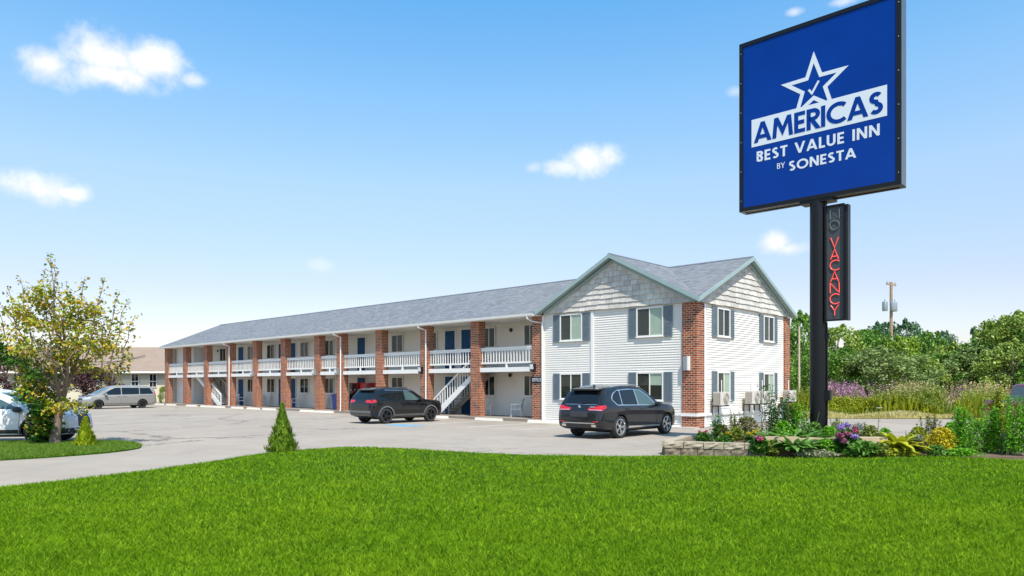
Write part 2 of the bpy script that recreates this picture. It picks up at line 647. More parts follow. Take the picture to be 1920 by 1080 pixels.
def shingle_roof(T):
    # object space: x along the eave, y up the slope
    tcn = T.n('ShaderNodeTexCoord').outputs['UV']
    br = T.n('ShaderNodeTexBrick')
    T.set(br.inputs['Vector'], tcn)
    br.offset = 0.5
    br.inputs['Color1'].default_value = (0.0, 0.0, 0.0, 1)
    br.inputs['Color2'].default_value = (1, 1, 1, 1)
    br.inputs['Mortar'].default_value = (0.1, 0.1, 0.1, 1)
    br.inputs['Scale'].default_value = 1.0
    br.inputs['Mortar Size'].default_value = 0.012
    br.inputs['Bias'].default_value = 0.0
    br.inputs['Brick Width'].default_value = 0.32
    br.inputs['Row Height'].default_value = 0.14
    co = pos(T)
    n = T.noise(co, 0.35, 5, 0.6)
    f = T.noise(co, 30, 3, 0.7)
    c = T.ramp(br.outputs[0], [(0.0, (0.105, 0.112, 0.122)), (0.5, (0.158, 0.166, 0.178)), (1.0, (0.215, 0.222, 0.232))])
    c = T.mix(T.math('MULTIPLY', T.smooth(n, 0.45, 0.75), 0.45), c, (0.20, 0.19, 0.19))
    mp = T.n('ShaderNodeMapping')
    mp.inputs['Scale'].default_value = (1.6, 0.22, 1)
    T.set(mp.inputs['Vector'], tcn)
    st = T.smooth(T.noise(mp.outputs[0], 1.0, 5, 0.65), 0.48, 0.75)
    c = T.mix(T.math('MULTIPLY', st, 0.5), c, (0.085, 0.088, 0.095))
    c = T.mix(T.math('MULTIPLY', T.smooth(f, 0.4, 0.65), 0.3), c, (0.26, 0.28, 0.31))
    return principled(T, c, 0.85, 0, 0.3, 0, T.math('ADD', T.math('MULTIPLY', br.outputs[1], -1.0), T.math('MULTIPLY', f, 0.3)), 0.6, 0.012)


M_ROOF = material('blue grey asphalt shingle', shingle_roof)


def shake(T):
    g = T.n('ShaderNodeNewGeometry')
    oi = T.n('ShaderNodeObjectInfo')
    c = T.ramp(oi.outputs['Random'], [(0, (0.50, 0.475, 0.44)), (0.5, (0.59, 0.565, 0.53)), (1, (0.69, 0.665, 0.62))])
    mp = T.n('ShaderNodeMapping')
    mp.inputs['Scale'].default_value = (22, 22, 1.2)
    T.set(mp.inputs['Vector'], g.outputs['Position'])
    gn = T.noise(mp.outputs[0], 1, 4, 0.7)
    c = T.mix(T.smooth(gn, 0.35, 0.75), T.mix(1.0, c, (0.80, 0.77, 0.74), 'MULTIPLY'), c)
    w = T.smooth(T.noise(g.outputs['Position'], 0.9, 4), 0.5, 0.7)
    c = T.mix(T.math('MULTIPLY', w, 0.6), c, (0.70, 0.67, 0.58))
    return principled(T, c, 0.85, 0, 0.2, 0, gn, 0.5, 0.006)


M_SHAKE = material('weathered shake', shake)


def glassmat(T):
    tr = T.n('ShaderNodeBsdfTransparent')
    tr.inputs[0].default_value = (0.82, 0.86, 0.84, 1)
    gl = T.n('ShaderNodeBsdfGlossy')
    gl.inputs['Roughness'].default_value = 0.02
    gl.inputs[0].default_value = (0.9, 0.95, 1, 1)
    fr = T.n('ShaderNodeFresnel')
    fr.inputs[0].default_value = 1.33
    mx = T.n('ShaderNodeMixShader')
    front = T.math('SUBTRACT', 1.0, T.n('ShaderNodeNewGeometry').outputs['Backfacing'])
    T.set(mx.inputs[0], T.math('MULTIPLY', T.math('ADD', T.math('MULTIPLY', fr.outputs[0], 0.9), 0.015), front, clamp=True))
    T.t.links.new(tr.outputs[0], mx.inputs[1])
    T.t.links.new(gl.outputs[0], mx.inputs[2])
    return mx.outputs[0]


M_GLASS = material('window glass', glassmat)

# ------------------------------------------------------------------ motel (local x = -u to the right, y = v into the building)
motel = empty('motel', (OX, OY, 0), RZ, 'long two-storey white motel with brick pillars and blue-grey shingle roof', 'building')
PIL = [53.73, 49.74, 45.55, 41.36, 37.12, 32.92, 28.47, 25.79, 21.57, 17.33, 13.2, 8.86]   # left edges (u) of the wing pillars
PW = 0.66
VW = 1.8          # recessed wall of the wing
UB, DEP, UEND = 8.2, 9.4, 53.7
EAVE, RIDGE, VR = 5.28, 7.55, 4.7


def ub(mb, u0, u1, v0, v1, z0, z1):
    return mb.box((-max(u0, u1), v0, z0), (-min(u0, u1), v1, z1))


core = MB()
ub(core, 0.08, UB, 0.08, DEP, 0.0, 5.16)
core.build('block_wall', M_VINYL, motel)
core = MB()
ub(core, UB + 0.02, UEND - 0.1, VW + 0.03, DEP, 0.0, 5.16)
core.build('wing_wall', M_VINYL, motel)
end = MB()
ub(end, UEND - 0.1, UEND, 0.7, DEP, 0.0, 5.16)
end.build('end_wall', M_VINYL, motel)
store = MB()
ub(store, PIL[1] - 0.3, UEND - 0.12, 0.9, VW, 0.125, 5.1)
store.build('storage_wall', M_WHITE, motel)
sl_ = MB()
ub(sl_, UB + 0.03, UEND + 0.2, -0.55, VW, -0.05, 0.12)
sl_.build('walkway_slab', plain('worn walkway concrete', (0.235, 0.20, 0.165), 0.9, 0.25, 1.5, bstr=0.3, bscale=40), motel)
sl_ = MB()
ub(sl_, -0.1, UB + 0.02, -0.35, 0.06, -0.05, 0.05)
sl_.build('footing_apron', M_CONC, motel)
sl_ = MB()
ub(sl_, UB + 0.03, UEND, 0.12, VW, 2.45, 2.65)
sl_.build('balcony_floor', M_CREAM, motel)
sl_ = MB()
ub(sl_, UB + 0.03, UEND, -0.30, VW + 0.02, 5.10, 5.15)
sl_.build('balcony_ceiling', M_CREAM, motel)

# siding boards, one object each
BH = 0.1035


def board_mesh(length, side):
    mb = MB()
    if side == 'f':      # faces -y, runs along +x
        sec = [(0, 0.03, 0.010), (0, -0.008, 0.004), (0, -0.005, 0.016), (0, 0.020, BH), (0, 0.03, BH)]
        mb.prism(sec, (length, 0, 0))
    else:                # faces +x, runs along +y
        sec = [(-0.03, 0, 0.010), (0.008, 0, 0.004), (0.005, 0, 0.016), (-0.020, 0, BH), (-0.03, 0, BH)]
        mb.prism(sec, (0, length, 0))
    return mb.mesh('siding_board')


def boards(side, a, length, face, z0, z1):
    me = board_mesh(length, side)
    z = z0
    while z + BH <= z1 + 0.01:
        loc = (a, face, z) if side == 'f' else (face, a, z)
        link('siding_board', me, M_VINYL, motel, loc)
        z += BH


boards('f', -UB, UB - 5.30, 0.05, 0.04, 5.14)
boards('f', -5.16, 5.16 - 0.66, 0.05, 0.04, 5.14)
boards('s', 0.66, 8.9 - 0.66, -0.05, 0.04, 5.14)
boards('f', -UEND + 0.2, UEND - 0.2 - UB - 0.05, VW, 0.13, 2.44)
boards('f', -UEND + 0.2, UEND - 0.2 - UB - 0.05, VW, 2.66, 5.10)
tr = MB()
ub(tr, 5.16, 5.30, 0.0, 0.09, 0.02, 5.12)
tr.build('corner_trim', M_WHITE, motel)
tr = MB()
ub(tr, UB - 0.10, UB + 0.0, 0.0, 0.09, 0.02, 5.12)
tr.build('corner_trim', M_WHITE, motel)
tr = MB()
tr.box((-0.06, 0.662, 0.02), (0.0, 0.80, 5.12))
tr.build('corner_trim', M_WHITE, motel)
tr = MB()
ub(tr, -0.05, 0.71, -0.055, 0.0, 0.49, 0.61)
tr.box((0.0, 0.002, 0.49), (0.055, 0.72, 0.61))
ub(tr, 0.70, 2.3, -0.02, 0.045, 0.50, 0.60)
tr.box((-0.045, 0.72, 0.50), (0.02, 8.9, 0.60))
tr.build('trim_band', M_WHITE, motel)

# brick pillars
CH, NC = 0.0915, 56


def pillar_bricks():
    """list of (x0,x1,y0,y1,z0,z1) for one pillar, x to the right from its left edge, front at y=0"""
    out = []
    j, d = 0.020, 0.10
    for k in range(NC):
        z0, z1 = k * CH + 0.008, (k + 1) * CH - 0.011
        if k % 2 == 0:
            xs = [0, 0.22, 0.44, PW]
            ys = [d, d + 0.19, d + 0.38, PW]
            for a, b in zip(xs, xs[1:]):
                out.append((a + (j / 2 if a else 0), b - (j / 2 if b < PW else 0), 0, d, z0, z1))
            for a, b in zip(ys, ys[1:]):
                out.append((PW - d, PW, a + j / 2 + (j / 2 if a == d else 0), b - (j / 2 if b < PW else 0), z0, z1))
                out.append((0, d, a + j / 2 + (j / 2 if a == d else 0), b - (j / 2 if b < PW else 0), z0, z1))
        else:
            xs = [0, 0.11, 0.33, 0.55, PW]
            ys = [0.0, 0.22, 0.44, PW]
            for a, b in zip(xs, xs[1:]):
                x0, x1 = a + j / 2, b - j / 2
                if a == 0:
                    continue
                if b == PW:
                    continue
                out.append((x0, x1, 0, d, z0, z1))
            for a, b in zip(ys, ys[1:]):
                out.append((PW - 0.11 + j / 2, PW, a + (j / 2 if a else 0), b - j / 2 * (b < PW), z0, z1))
                out.append((0, 0.11 - j / 2, a + (j / 2 if a else 0), b - j / 2 * (b < PW), z0, z1))
    return out


PB = pillar_bricks()
pm = MB()
pm.box((0.0025, 0.0025, 0), (PW - 0.0025, PW - 0.0025, NC * CH))
pillar_core = pm.mesh('brick_pillar')
pm = MB()
for b in PB:
    pm.box((b[0], b[2], b[4]), (b[1], b[3], b[5]))
pillar_brickmesh = pm.mesh('bricks')
for u in PIL:
    p = link('brick_pillar', pillar_core, M_MORT, motel, (-u, 0, 0), None, (1, 0.70, 1))
    tag(link('bricks', pillar_brickmesh, M_BRICK, p), kind='stuff')
# corner pillar: its visible bricks are objects of their own up to the limit, the rest joined
p = link('brick_pillar', pillar_core, M_MORT, motel, (-PW, 0, 0))
unit = MB().box((-0.5, -0.5, -0.5), (0.5, 0.5, 0.5)).mesh('brick')
vis = [b for b in PB if not (b[1] < 0.12 and b[2] > 0.05)]
vis.sort(key=lambda b: b[4])
single = set(vis[:300])
rest = MB()
for b in PB:
    if b in single:
        link('brick', unit, M_BRICK, p, ((b[0] + b[1]) / 2, (b[2] + b[3]) / 2, (b[4] + b[5]) / 2), None, (b[1] - b[0], b[3] - b[2], b[5] - b[4]))
    else:
        rest.box((b[0], b[2], b[4]), (b[1], b[3], b[5]))
tag(rest.build('bricks', M_BRICK, p), kind='stuff')
# far pillar on the gable side
p = link('brick_pillar', pillar_core, M_MORT, motel, (-PW, 8.93, 0))
tag(link('bricks', pillar_brickmesh, M_BRICK, p), kind='stuff')

# roof
SLOPE = (RIDGE - EAVE) / (VR + 0.3)
CU, CHALF = 4.05, 4.32
CS = (RIDGE - EAVE) / CHALF


def roof_slab(name, plan, zf, along, th=0.09):
    """plan: (u,v) polygon, zf(u,v) height of the top; UV in metres along the eave / up the slope"""
    mb = MB()
    mb.prism([(-u, v, zf(u, v)) for u, v in plan], (0, 0, -th))
    me = mb.mesh(name)
    uvl = me.uv_layers.new(name='UVMap')
    for lp in me.loops:
        c = me.vertices[lp.vertex_index].co
        uvl.data[lp.index].uv = (c.x, c.z / 0.41) if along == 'u' else (c.y, c.z / 0.46)
    return link(name, me, M_ROOF, motel)


zm = lambda u, v: RIDGE - SLOPE * abs(VR - v)
zc = lambda u, v: RIDGE + 0.004 - CS * abs(u - CU)
UE, UR = 54.35, 52.6
roof = roof_slab('roof', [(UE, -0.32), (CU + CHALF, -0.32), (CU, VR), (UR, VR)], zm, 'u')
roof_slab('roof', [(-0.28, -0.32), (-0.28, VR), (CU, VR)], zm, 'u')
roof_slab('roof', [(UR, VR), (-0.28, VR), (-0.28, 2 * VR + 0.32), (UE, 2 * VR + 0.32)], zm, 'u')
roof_slab('roof', [(CU + CHALF, -0.34), (CU, -0.34), (CU, VR - 0.02)], zc, 'v')
roof_slab('roof', [(CU, -0.34), (CU - CHALF, -0.34), (CU, VR - 0.02)], zc, 'v')
cap = MB()
cap.prism([(-UR, VR - 0.14, RIDGE - 0.045), (-UR, VR, RIDGE + 0.03), (-UR, VR + 0.14, RIDGE - 0.045)], (UR + 0.28, 0, 0))
cap.prism([(-CU - 0.14, -0.34, RIDGE - 0.055), (-CU, -0.34, RIDGE + 0.032), (-CU + 0.14, -0.34, RIDGE - 0.055)], (0, VR + 0.3, 0))
cap.build('ridge_cap', plain('ridge shingle', (0.13, 0.145, 0.165), 0.9, 0.2, 6), roof)


# gables: backing wall, individual shakes, rake boards
def clip(poly, a, b, c):
    """keep a*x+b*y<=c"""
    out = []
    for i in range(len(poly)):
        p, q = poly[i], poly[(i + 1) % len(poly)]
        dp, dq = a * p[0] + b * p[1] - c, a * q[0] + b * q[1] - c
        if dp <= 0:
            out.append(p)
        if dp * dq < 0:
            t = dp / (dp - dq)
            out.append((p[0] + (q[0] - p[0]) * t, p[1] + (q[1] - p[1]) * t))
    return out


def gable(a0, a1, z0, apex, zap, mp, row, wmin, wmax, name):
    """a: coordinate along the wall; mp(a,d,z) -> local point, d outwards"""
    w = MB()
    tri = [(a0, z0), (a1, z0), (apex, zap)]
    o = Vector(mp(0, 0, 0))
    w.prism([mp(a, 0, z) for a, z in tri], Vector(mp(0, -0.1, 0)) - o)
    g = w.build(name, M_SHAKE, motel)
    k1, k2 = (zap - z0) / (apex - a0), (zap - z0) / (apex - a1)
    rows = int((zap - z0) / row)
    for r_ in range(rows + 1):
        zz = z0 + r_ * row
        lo = a0 + (zz - z0) / k1
        hi = a1 + (zz - z0) / k2
        x = lo - random.random() * wmax * 0.5
        while x < hi:
            ww = random.uniform(wmin, wmax)
            dz = random.uniform(-0.022, 0.012)
            pl = [(x + 0.006, zz + dz), (x + ww - 0.006, zz + dz + random.uniform(-0.008, 0.008)), (x + ww - 0.006, zz + row + 0.03), (x + 0.006, zz + row + 0.03)]
            pl = clip(pl, -k1, 1, z0 - k1 * a0)
            if len(pl) > 2:
                pl = clip(pl, -k2, 1, z0 - k2 * a1)
            x += ww
            if len(pl) < 3:
                continue
            mb = MB()
            n = len(pl)
            top = max(z for _, z in pl)
            bot = min(z for _, z in pl)
            fr = [mp(a, 0.050 - 0.040 * (z - zz) / row, z) for a, z in pl]
            bk = [mp(a, -0.004, z) for a, z in pl]
            mb.v = fr + bk
            mb.f = [tuple(range(n)), tuple(range(2 * n - 1, n - 1, -1))] + [(i, n + i, n + (i + 1) % n, (i + 1) % n) for i in range(n)]
            mb.build('shake', M_SHAKE, g)
    return g


gable(CU - CHALF + 0.28, CU + CHALF - 0.28, 5.17, CU, 7.33, lambda a, d, z: (-a, 0.0 - d, z), 0.235, 0.24, 0.42, 'front_gable')
gable(0.0, 9.4, 5.17, VR, 7.33, lambda a, d, z: (0.0 + d, a, z), 0.235, 0.26, 0.46, 'side_gable')


def rake(p0, p1, off, wid, thick, z_off=0.0, mat=M_TEAL, name='rake_board'):
    """board from p0 up to p1 (top edges), thickness along off (unit outward)"""
    mb = MB()
    a, b = Vector(p0), Vector(p1)
    dz = Vector((0, 0, -wid))
    mb.prism([a, b, b + dz, a + dz], Vector(off) * thick)
    return mb.build(name, mat, motel)


zt_ = -0.012
for (u0, s_) in ((CU + CHALF + 0.02, 1), (CU - CHALF - 0.02, -1)):
    rake((-u0, -0.345, EAVE + zt_), (-CU, -0.345, RIDGE + zt_), (0, -1, 0), 0.17, 0.03)
    rake((-u0 + s_ * 0.35, -0.05, EAVE - 0.02), (-CU, -0.05, RIDGE - 0.20), (0, -1, 0), 0.15, 0.025)
    sf = MB()
    a, b = Vector((-u0 + s_ * 0.05, -0.34, EAVE - 0.13)), Vector((-CU, -0.34, RIDGE - 0.13))
    sf.prism([a, b, b + Vector((0, 0.36, 0)), a + Vector((0, 0.36, 0))], (0, 0, -0.02))
    sf.build('soffit', M_TEAL, motel)
for (v0, v1) in ((-0.34, VR), (2 * VR + 0.34, VR)):
    rake((0.285, v0, EAVE + zt_), (0.285, v1, RIDGE + zt_), (1, 0, 0), 0.17, 0.03)
    s_ = 1 if v0 < VR else -1
    rake((0.05, v0 + s_ * 0.35, EAVE - 0.02), (0.05, v1, RIDGE - 0.20), (1, 0, 0), 0.15, 0.025)
    sf = MB()
    a, b = Vector((0.28, v0 + s_ * 0.03, EAVE - 0.13)), Vector((0.28, v1, RIDGE - 0.13))
    sf.prism([a, b, b + Vector((-0.28, 0, 0)), a + Vector((-0.28, 0, 0))], (0, 0, -0.02))
    sf.build('soffit', M_TEAL, motel)
gu = MB()
gu.prism([(-UE + 0.1, -0.325, 5.10), (-UE + 0.1, -0.42, 5.12), (-UE + 0.1, -0.44, 5.245), (-UE + 0.1, -0.425, 5.245), (-UE + 0.1, -0.40, 5.14), (-UE + 0.1, -0.325, 5.15)], (UE - 8.55, 0, 0))
gu.build('gutter', M_WHITE, motel)
fb = MB()
ub(fb, 8.45, UE - 0.1, -0.322, -0.29, 5.09, 5.19)
fb.build('fascia_board', M_WHITE, motel)
lf = MB()
a, b = Vector((-UE + 0.03, -0.31, EAVE - 0.05)), Vector((-UR - 0.03, VR, RIDGE - 0.05))
lf.prism([a, b, b + Vector((0, 0, -0.16)), a + Vector((0, 0, -0.16))], (0.03, 0, 0))
lf.build('rake_board', M_WHITE, motel)

# downspouts
for i in (3, 7, 9):
    u = PIL[i] - PW + 0.10
    mb = MB()
    mb.tube([(-u - 0.30, -0.38, 5.13), (-u - 0.30, -0.38, 5.02), (-u - 0.12, -0.22, 4.93), (-u, -0.06, 4.86), (-u, -0.06, 0.16), (-u + 0.0, -0.16, 0.08)], 0.042, 8)
    mb.build('downspout', M_WHITE, motel, smooth=40)
mb = MB()
u = PIL[11]
mb.tube([(-u + 0.02, -0.38, 5.14), (-u + 0.02, -0.38, 5.0), (-u + 0.12, -0.12, 4.86), (-u + PW + 0.06, -0.06, 4.76), (-u + PW + 0.06, -0.05, 0.1)], 0.042, 8)
mb.build('downspout', M_WHITE, motel, smooth=40)

# balcony railings and fascia bands, bay by bay
bal = MB().box((-0.021, -0.02, 0), (0.021, 0.02, 0.70)).mesh('baluster')
for i in range(len(PIL) - 1):
    u0, u1 = PIL[i] - PW, PIL[i + 1]          # left and right limits of the bay
    fa = MB()
    ub(fa, u1 + 0.003, u0 - 0.003, 0.06, 0.12, 2.44, 2.67)
    fa.build('fascia_band', M_WHITE, motel)
    rl = MB()
    ub(rl, u1 + 0.003, u0 - 0.003, 0.10, 0.20, 3.62, 3.70)
    rl.box((-u0 + 0.002, 0.12, 3.53), (-u1 - 0.002, 0.18, 3.618))
    ub(rl, u1 + 0.003, u0 - 0.003, 0.12, 0.18, 2.86, 2.95)
    um = (u0 + u1) / 2
    ub(rl, um - 0.05, um + 0.05, 0.115, 0.185, 2.67, 2.86)
    ra = rl.build('railing', M_WHITE, motel)
    n = max(4, int(round((u0 - u1) / 0.205)))
    for k in range(n):
        uu = u1 + (u0 - u1) * (k + 0.5) / n
        link('baluster', bal, M_WHITE, ra, (-uu, 0.15, 2.93))


# windows and doors
def window(mp, a0, a1, z0, z1, curtains=(None, None), frame=M_WHITE, fw=0.055, shade=None):
    """a0<a1 to the right; mp(a,d,z)"""
    def bx(mb, x0, x1, d0, d1, q0, q1):
        P = [Vector(mp(x, d, z)) for x in (x0, x1) for d in (d0, d1) for z in (q0, q1)]
        mb.box([min(p[k] for p in P) for k in range(3)], [max(p[k] for p in P) for k in range(3)])
    f = MB()
    bx(f, a0, a0 + fw, 0.0, 0.05, z0, z1)
    bx(f, a1 - fw, a1, 0.0, 0.05, z0, z1)
    bx(f, a0 + fw, a1 - fw, 0.0, 0.05, z1 - fw, z1)
    bx(f, a0 + fw, a1 - fw, 0.0, 0.055, z0, z0 + fw)
    m = (a0 + a1) / 2
    bx(f, m - 0.022, m + 0.022, 0.0, 0.042, z0 + fw, z1 - fw)
    bx(f, a0 - 0.03, a1 + 0.03, 0.0, 0.075, z0 - 0.035, z0)
    w = f.build('window', frame, motel)
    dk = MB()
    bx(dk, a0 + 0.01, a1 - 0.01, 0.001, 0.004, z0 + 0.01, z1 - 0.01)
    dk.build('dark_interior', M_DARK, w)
    for (x0, x1, cu) in ((a0 + fw, m - 0.022, curtains[0]), (m + 0.022, a1 - fw, curtains[1])):
        if cu is not None:
            c = MB()
            zb = z0 + fw if shade is None else z0 + fw + (z1 - z0) * shade
            n = 10
            for k in range(n):
                xx0, xx1 = x0 + (x1 - x0) * k / n, x0 + (x1 - x0) * (k + 1) / n
                d = 0.010 + 0.005 * (k % 2)
                bx(c, xx0, xx1, 0.006, d, zb, z1 - fw)
            c.build('curtain', cu, w)
        pn = MB()
        bx(pn, x0 + 0.001, x1 - 0.001, 0.026, 0.030, z0 + fw + 0.001, z1 - fw - 0.001)
        pn.build('pane', M_GLASS, w)
    return w


def shutter(mp, a0, a1, z0, z1):
    s_ = MB()

    def bx(x0, x1, d0, d1, q0, q1):
        P = [Vector(mp(x, d, z)) for x in (x0, x1) for d in (d0, d1) for z in (q0, q1)]
        s_.box([min(p[k] for p in P) for k in range(3)], [max(p[k] for p in P) for k in range(3)])
    bx(a0, a1, 0.0, 0.022, z0, z1)
    r_ = 0.055
    zm_ = z0 + (z1 - z0) * 0.47
    bx(a0, a0 + r_, 0.022, 0.036, z0, z1)
    bx(a1 - r_, a1, 0.022, 0.036, z0, z1)
    for q in (z0, zm_ - 0.03, z1 - 0.07):
        bx(a0 + r_, a1 - r_, 0.022, 0.036, q, q + 0.07)
    for (q0, q1) in ((z0 + 0.09, zm_ - 0.05), (zm_ + 0.06, z1 - 0.09)):
        z = q0
        while z < q1:
            bx(a0 + r_ + 0.006, a1 - r_ - 0.006, 0.022, 0.030, z, z + 0.03)
            z += 0.05
    return s_.build('shutter', M_SHUT, motel)


F = lambda a, d, z: (a, 0.036 - d, z)          # block front, a = -u
for zz0, zz1, lower in ((3.83, 5.08, 0), (1.10, 2.31, 1)):
    cl_ = (M_CURT2, M_CURT) if not lower else (M_CURT2, M_CURT2)
    window(F, -7.10, -5.80, zz0, zz1, cl_, shade=None if not lower else 0.45)
    window(F, -2.86, -1.54, zz0, zz1, cl_ if not lower else (M_CURT2, M_CURT), shade=None if not lower else 0.5)
    for a0, a1 in ((-7.52, -7.12), (-5.78, -5.38), (-3.27, -2.87), (-1.52, -1.12)):
        shutter(F, a0, a1, zz0 - 0.04, zz1 + 0.01)
Q = lambda a, d, z: (-0.036 + d, a, z)          # gable side, a = v
for zz0, zz1, lower in ((3.83, 5.05, 0), (1.12, 2.33, 1)):
    window(Q, 1.82, 2.98, zz0, zz1, (M_CURT2, None) if not lower else (M_CURT2, M_CURT), shade=None)
    window(Q, 6.47, 7.64, zz0, zz1, (M_CURT2, None) if not lower else (M_CURT2, M_CURT))
    for a0, a1 in ((1.38, 1.79), (3.0, 3.40), (6.05, 6.44), (7.67, 8.05)):
        shutter(Q, a0, a1, zz0 - 0.04, zz1 + 0.03)

K = lambda a, d, z: (a, VW - 0.014 - d, z)      # wing wall


def door(u0, u1, z0, z1, mat=M_DOOR):
    f = MB()
    a0, a1 = -u0, -u1

    def bx(mb, x0, x1, d0, d1, q0, q1):
        mb.box((x0, VW - 0.005 - d1, q0), (x1, VW - 0.005 - d0, q1))
    d_ = MB()
    bx(d_, a0, a1, 0.0, 0.022, z0, z1)
    for q0, q1 in ((0.12, 0.48), (0.54, 0.92)):
        for s0, s1 in ((0.14, 0.45), (0.55, 0.86)):
            bx(d_, a0 + (a1 - a0) * s0, a0 + (a1 - a0) * s1, 0.022, 0.028, z0 + (z1 - z0) * q0, z0 + (z1 - z0) * q1)
    dd = d_.build('door', mat, motel)
    bx(f, a0 - 0.07, a0 - 0.002, 0.0, 0.04, z0, z1 + 0.07)
    bx(f, a1 + 0.002, a1 + 0.07, 0.0, 0.04, z0, z1 + 0.07)
    bx(f, a0 - 0.002, a1 + 0.002, 0.0, 0.04, z1 + 0.002, z1 + 0.07)
    f.build('door_frame', M_WHITE, dd)
    k_ = MB()
    k_.lathe([(0.012, 0), (0.012, -0.04), (0.032, -0.045), (0.034, -0.07), (0.012, -0.08)], 10, 'y', (a1 - 0.08, VW - 0.03, z0 + 0.98))
    k_.build('door_knob', M_GREYM, dd, smooth=40)


WC = [(M_CURT2, M_CURT2), (None, M_CURT2), (M_CURT2, None), (None, None)]
for wi, (u0, u1) in enumerate([(46.4, 45.2), (41.4, 40.25), (38.2, 36.98), (33.25, 32.08), (29.98, 28.82), (22.28, 21.12), (18.75, 17.9), (14.05, 13.07), (10.97, 10.1)]):
    for fl, (z0, z1) in enumerate(((1.17, 2.29), (3.82, 4.95))):
        if wi == 6 and fl == 0:
            continue
        window(K, -u0, -u1, z0, z1, WC[(wi * 3 + fl * 2) % 4])
for (u0, u1) in [(51.0 - 1.6, 50.2 - 1.6), (43.0, 42.1), (36.4, 35.5), (34.75, 33.9), (26.0, 25.12), (17.2, 16.35), (15.8, 14.93)]:
    door(u0, u1, 0.13, 2.26)
    door(u0, u1, 2.66, 4.93)


# staircases
def staircase(label, u_foot, u_top, v0, v1):
    """open-tread stair along the facade"""
    o_ = UV(u_foot, v0, 0)
    st = empty('staircase', o_, RZ, label, 'staircase', 'outdoor stairs to the balcony')
    n, zt = 14, 2.62
    dx = -(u_top - u_foot)
    w = v1 - v0
    L = Vector((dx, 0, zt - 0.12))

    def P(t, y, z):
        return (dx * t, y, 0.12 + (zt - 0.12) * t + z)
    for y, m_ in ((0.0, M_WHITE), (w - 0.05, M_STEP)):
        mb = MB()
        mb.prism([P(0, y, -0.115), P(0.0, y, 0.16), P(1, y, 0.10), P(1, y, -0.20), P(0.07, y, -0.28)], (0, 0.05, 0))
        mb.build('stringer', m_, st)
    tm = MB().box((-0.15, 0.051, -0.02), (0.15, w - 0.051, 0.02)).mesh('tread')
    for k in range(1, n):
        link('tread', tm, M_STEP, st, P(k / n, 0, -0.03))
    bl = MB().box((-0.02, 0, 0), (0.02, 0.035, 0.78)).mesh('baluster')
    for y in (0.005, w - 0.042):
        mb = MB()
        mb.prism([P(-0.02, y - 0.02, 0.86), P(-0.02, y - 0.02, 0.96), P(1, y - 0.02, 0.96), P(1, y - 0.02, 0.86)], (0, 0.08, 0))
        mb.box((-0.05 + P(-0.02, 0, 0)[0], y - 0.015, 0.125), (0.05 + P(-0.02, 0, 0)[0], y + 0.06, 1.0))
        h_ = mb.build('handrail', M_WHITE, st)
        for k in range(1, 17):
            link('baluster', bl, M_WHITE, h_, P(k / 17, y, 0.09))
    return st


staircase('outdoor stairs with white rails rising right between the tenth and eleventh pillar', 16.4, 12.9, 0.30, 1.45)
staircase('outdoor stairs rising left behind the third brick pillar from the left', 43.3, 47.9, 0.35, 1.6)

# wall lamps on pillars and walls
ordn = ['first', 'second', 'third', 'fourth', 'fifth', 'sixth', 'seventh', 'eighth', 'ninth', 'tenth', 'eleventh', 'twelfth']


def box_lamp(p, label, w=0.26, h=0.40, lit=False):
    r_ = empty('wall_lamp', p, RZ, label, 'lamp', 'wall lamps on the brick pillars')
    b_ = MB()
    b_.prism([(-w / 2, 0, 0), (-w / 2, -0.16, 0.04), (-w / 2, -0.20, h), (-w / 2, 0, h)], (w, 0, 0))
    b_.build('housing', M_BLACKM if lit else M_GREYM, r_)
    l_ = MB()
    l_.prism([(-w / 2 + 0.03, -0.166, 0.12), (-w / 2 + 0.03, -0.203, h - 0.04), (w / 2 - 0.03, -0.203, h - 0.04), (w / 2 - 0.03, -0.166, 0.12)], (0, -0.012, 0))
    l_.build('lens', plain('frosted lamp lens', (0.75, 0.77, 0.78), 0.2, 0.05), r_)


for i, lit in ((4, 0), (6, 0), (7, 0), (9, 1), (11, 1)):
    box_lamp(UV(PIL[i] - 0.14, -0.002, 2.42), ('black lamp with a pale lens' if lit else 'grey box lamp') + ' on the %s brick pillar from the left' % ordn[i], lit=bool(lit))
r_ = empty('wall_lamp', UV(0.40, -0.002, 2.36), RZ, 'tall grey box lamp on the front corner brick pillar', 'lamp', 'wall lamps on the brick pillars')
MB().box((-0.13, -0.16, 0), (0.05, 0, 0.58)).build('housing', M_GREYM, r_)
MB().box((0.052, -0.155, 0.0), (0.12, 0, 0.58)).build('side_plate', M_WHITE, r_)
for (u, z, lb) in ((11.9, 4.72, 'upper balcony wall between the two rightmost windows'), (11.95, 2.30, 'ground floor wall between the two rightmost windows'), (46.75, 4.75, 'upper wall right of the second blue door')):
    r_ = empty('round_fixture', UV(u, VW - 0.012, z), RZ, 'small round dark lamp bell on the ' + lb, 'fixture', 'round fixtures on the walls')  # round dark wall light, shaped as a plain stepped disc
    MB().lathe([(0.05, 0), (0.05, -0.03), (0.11, -0.035), (0.10, -0.07), (0.04, -0.09)], 16, 'y').build('fixture_cover', M_BLACKM, r_, smooth=40)


# ------------------------------------------------------------------ lettering
def arc(cx, cy, rx, ry, a0, a1, n=14):
    return [(cx + rx * math.cos(R(a0 + (a1 - a0) * k / n)), cy + ry * math.sin(R(a0 + (a1 - a0) * k / n))) for k in range(n + 1)]


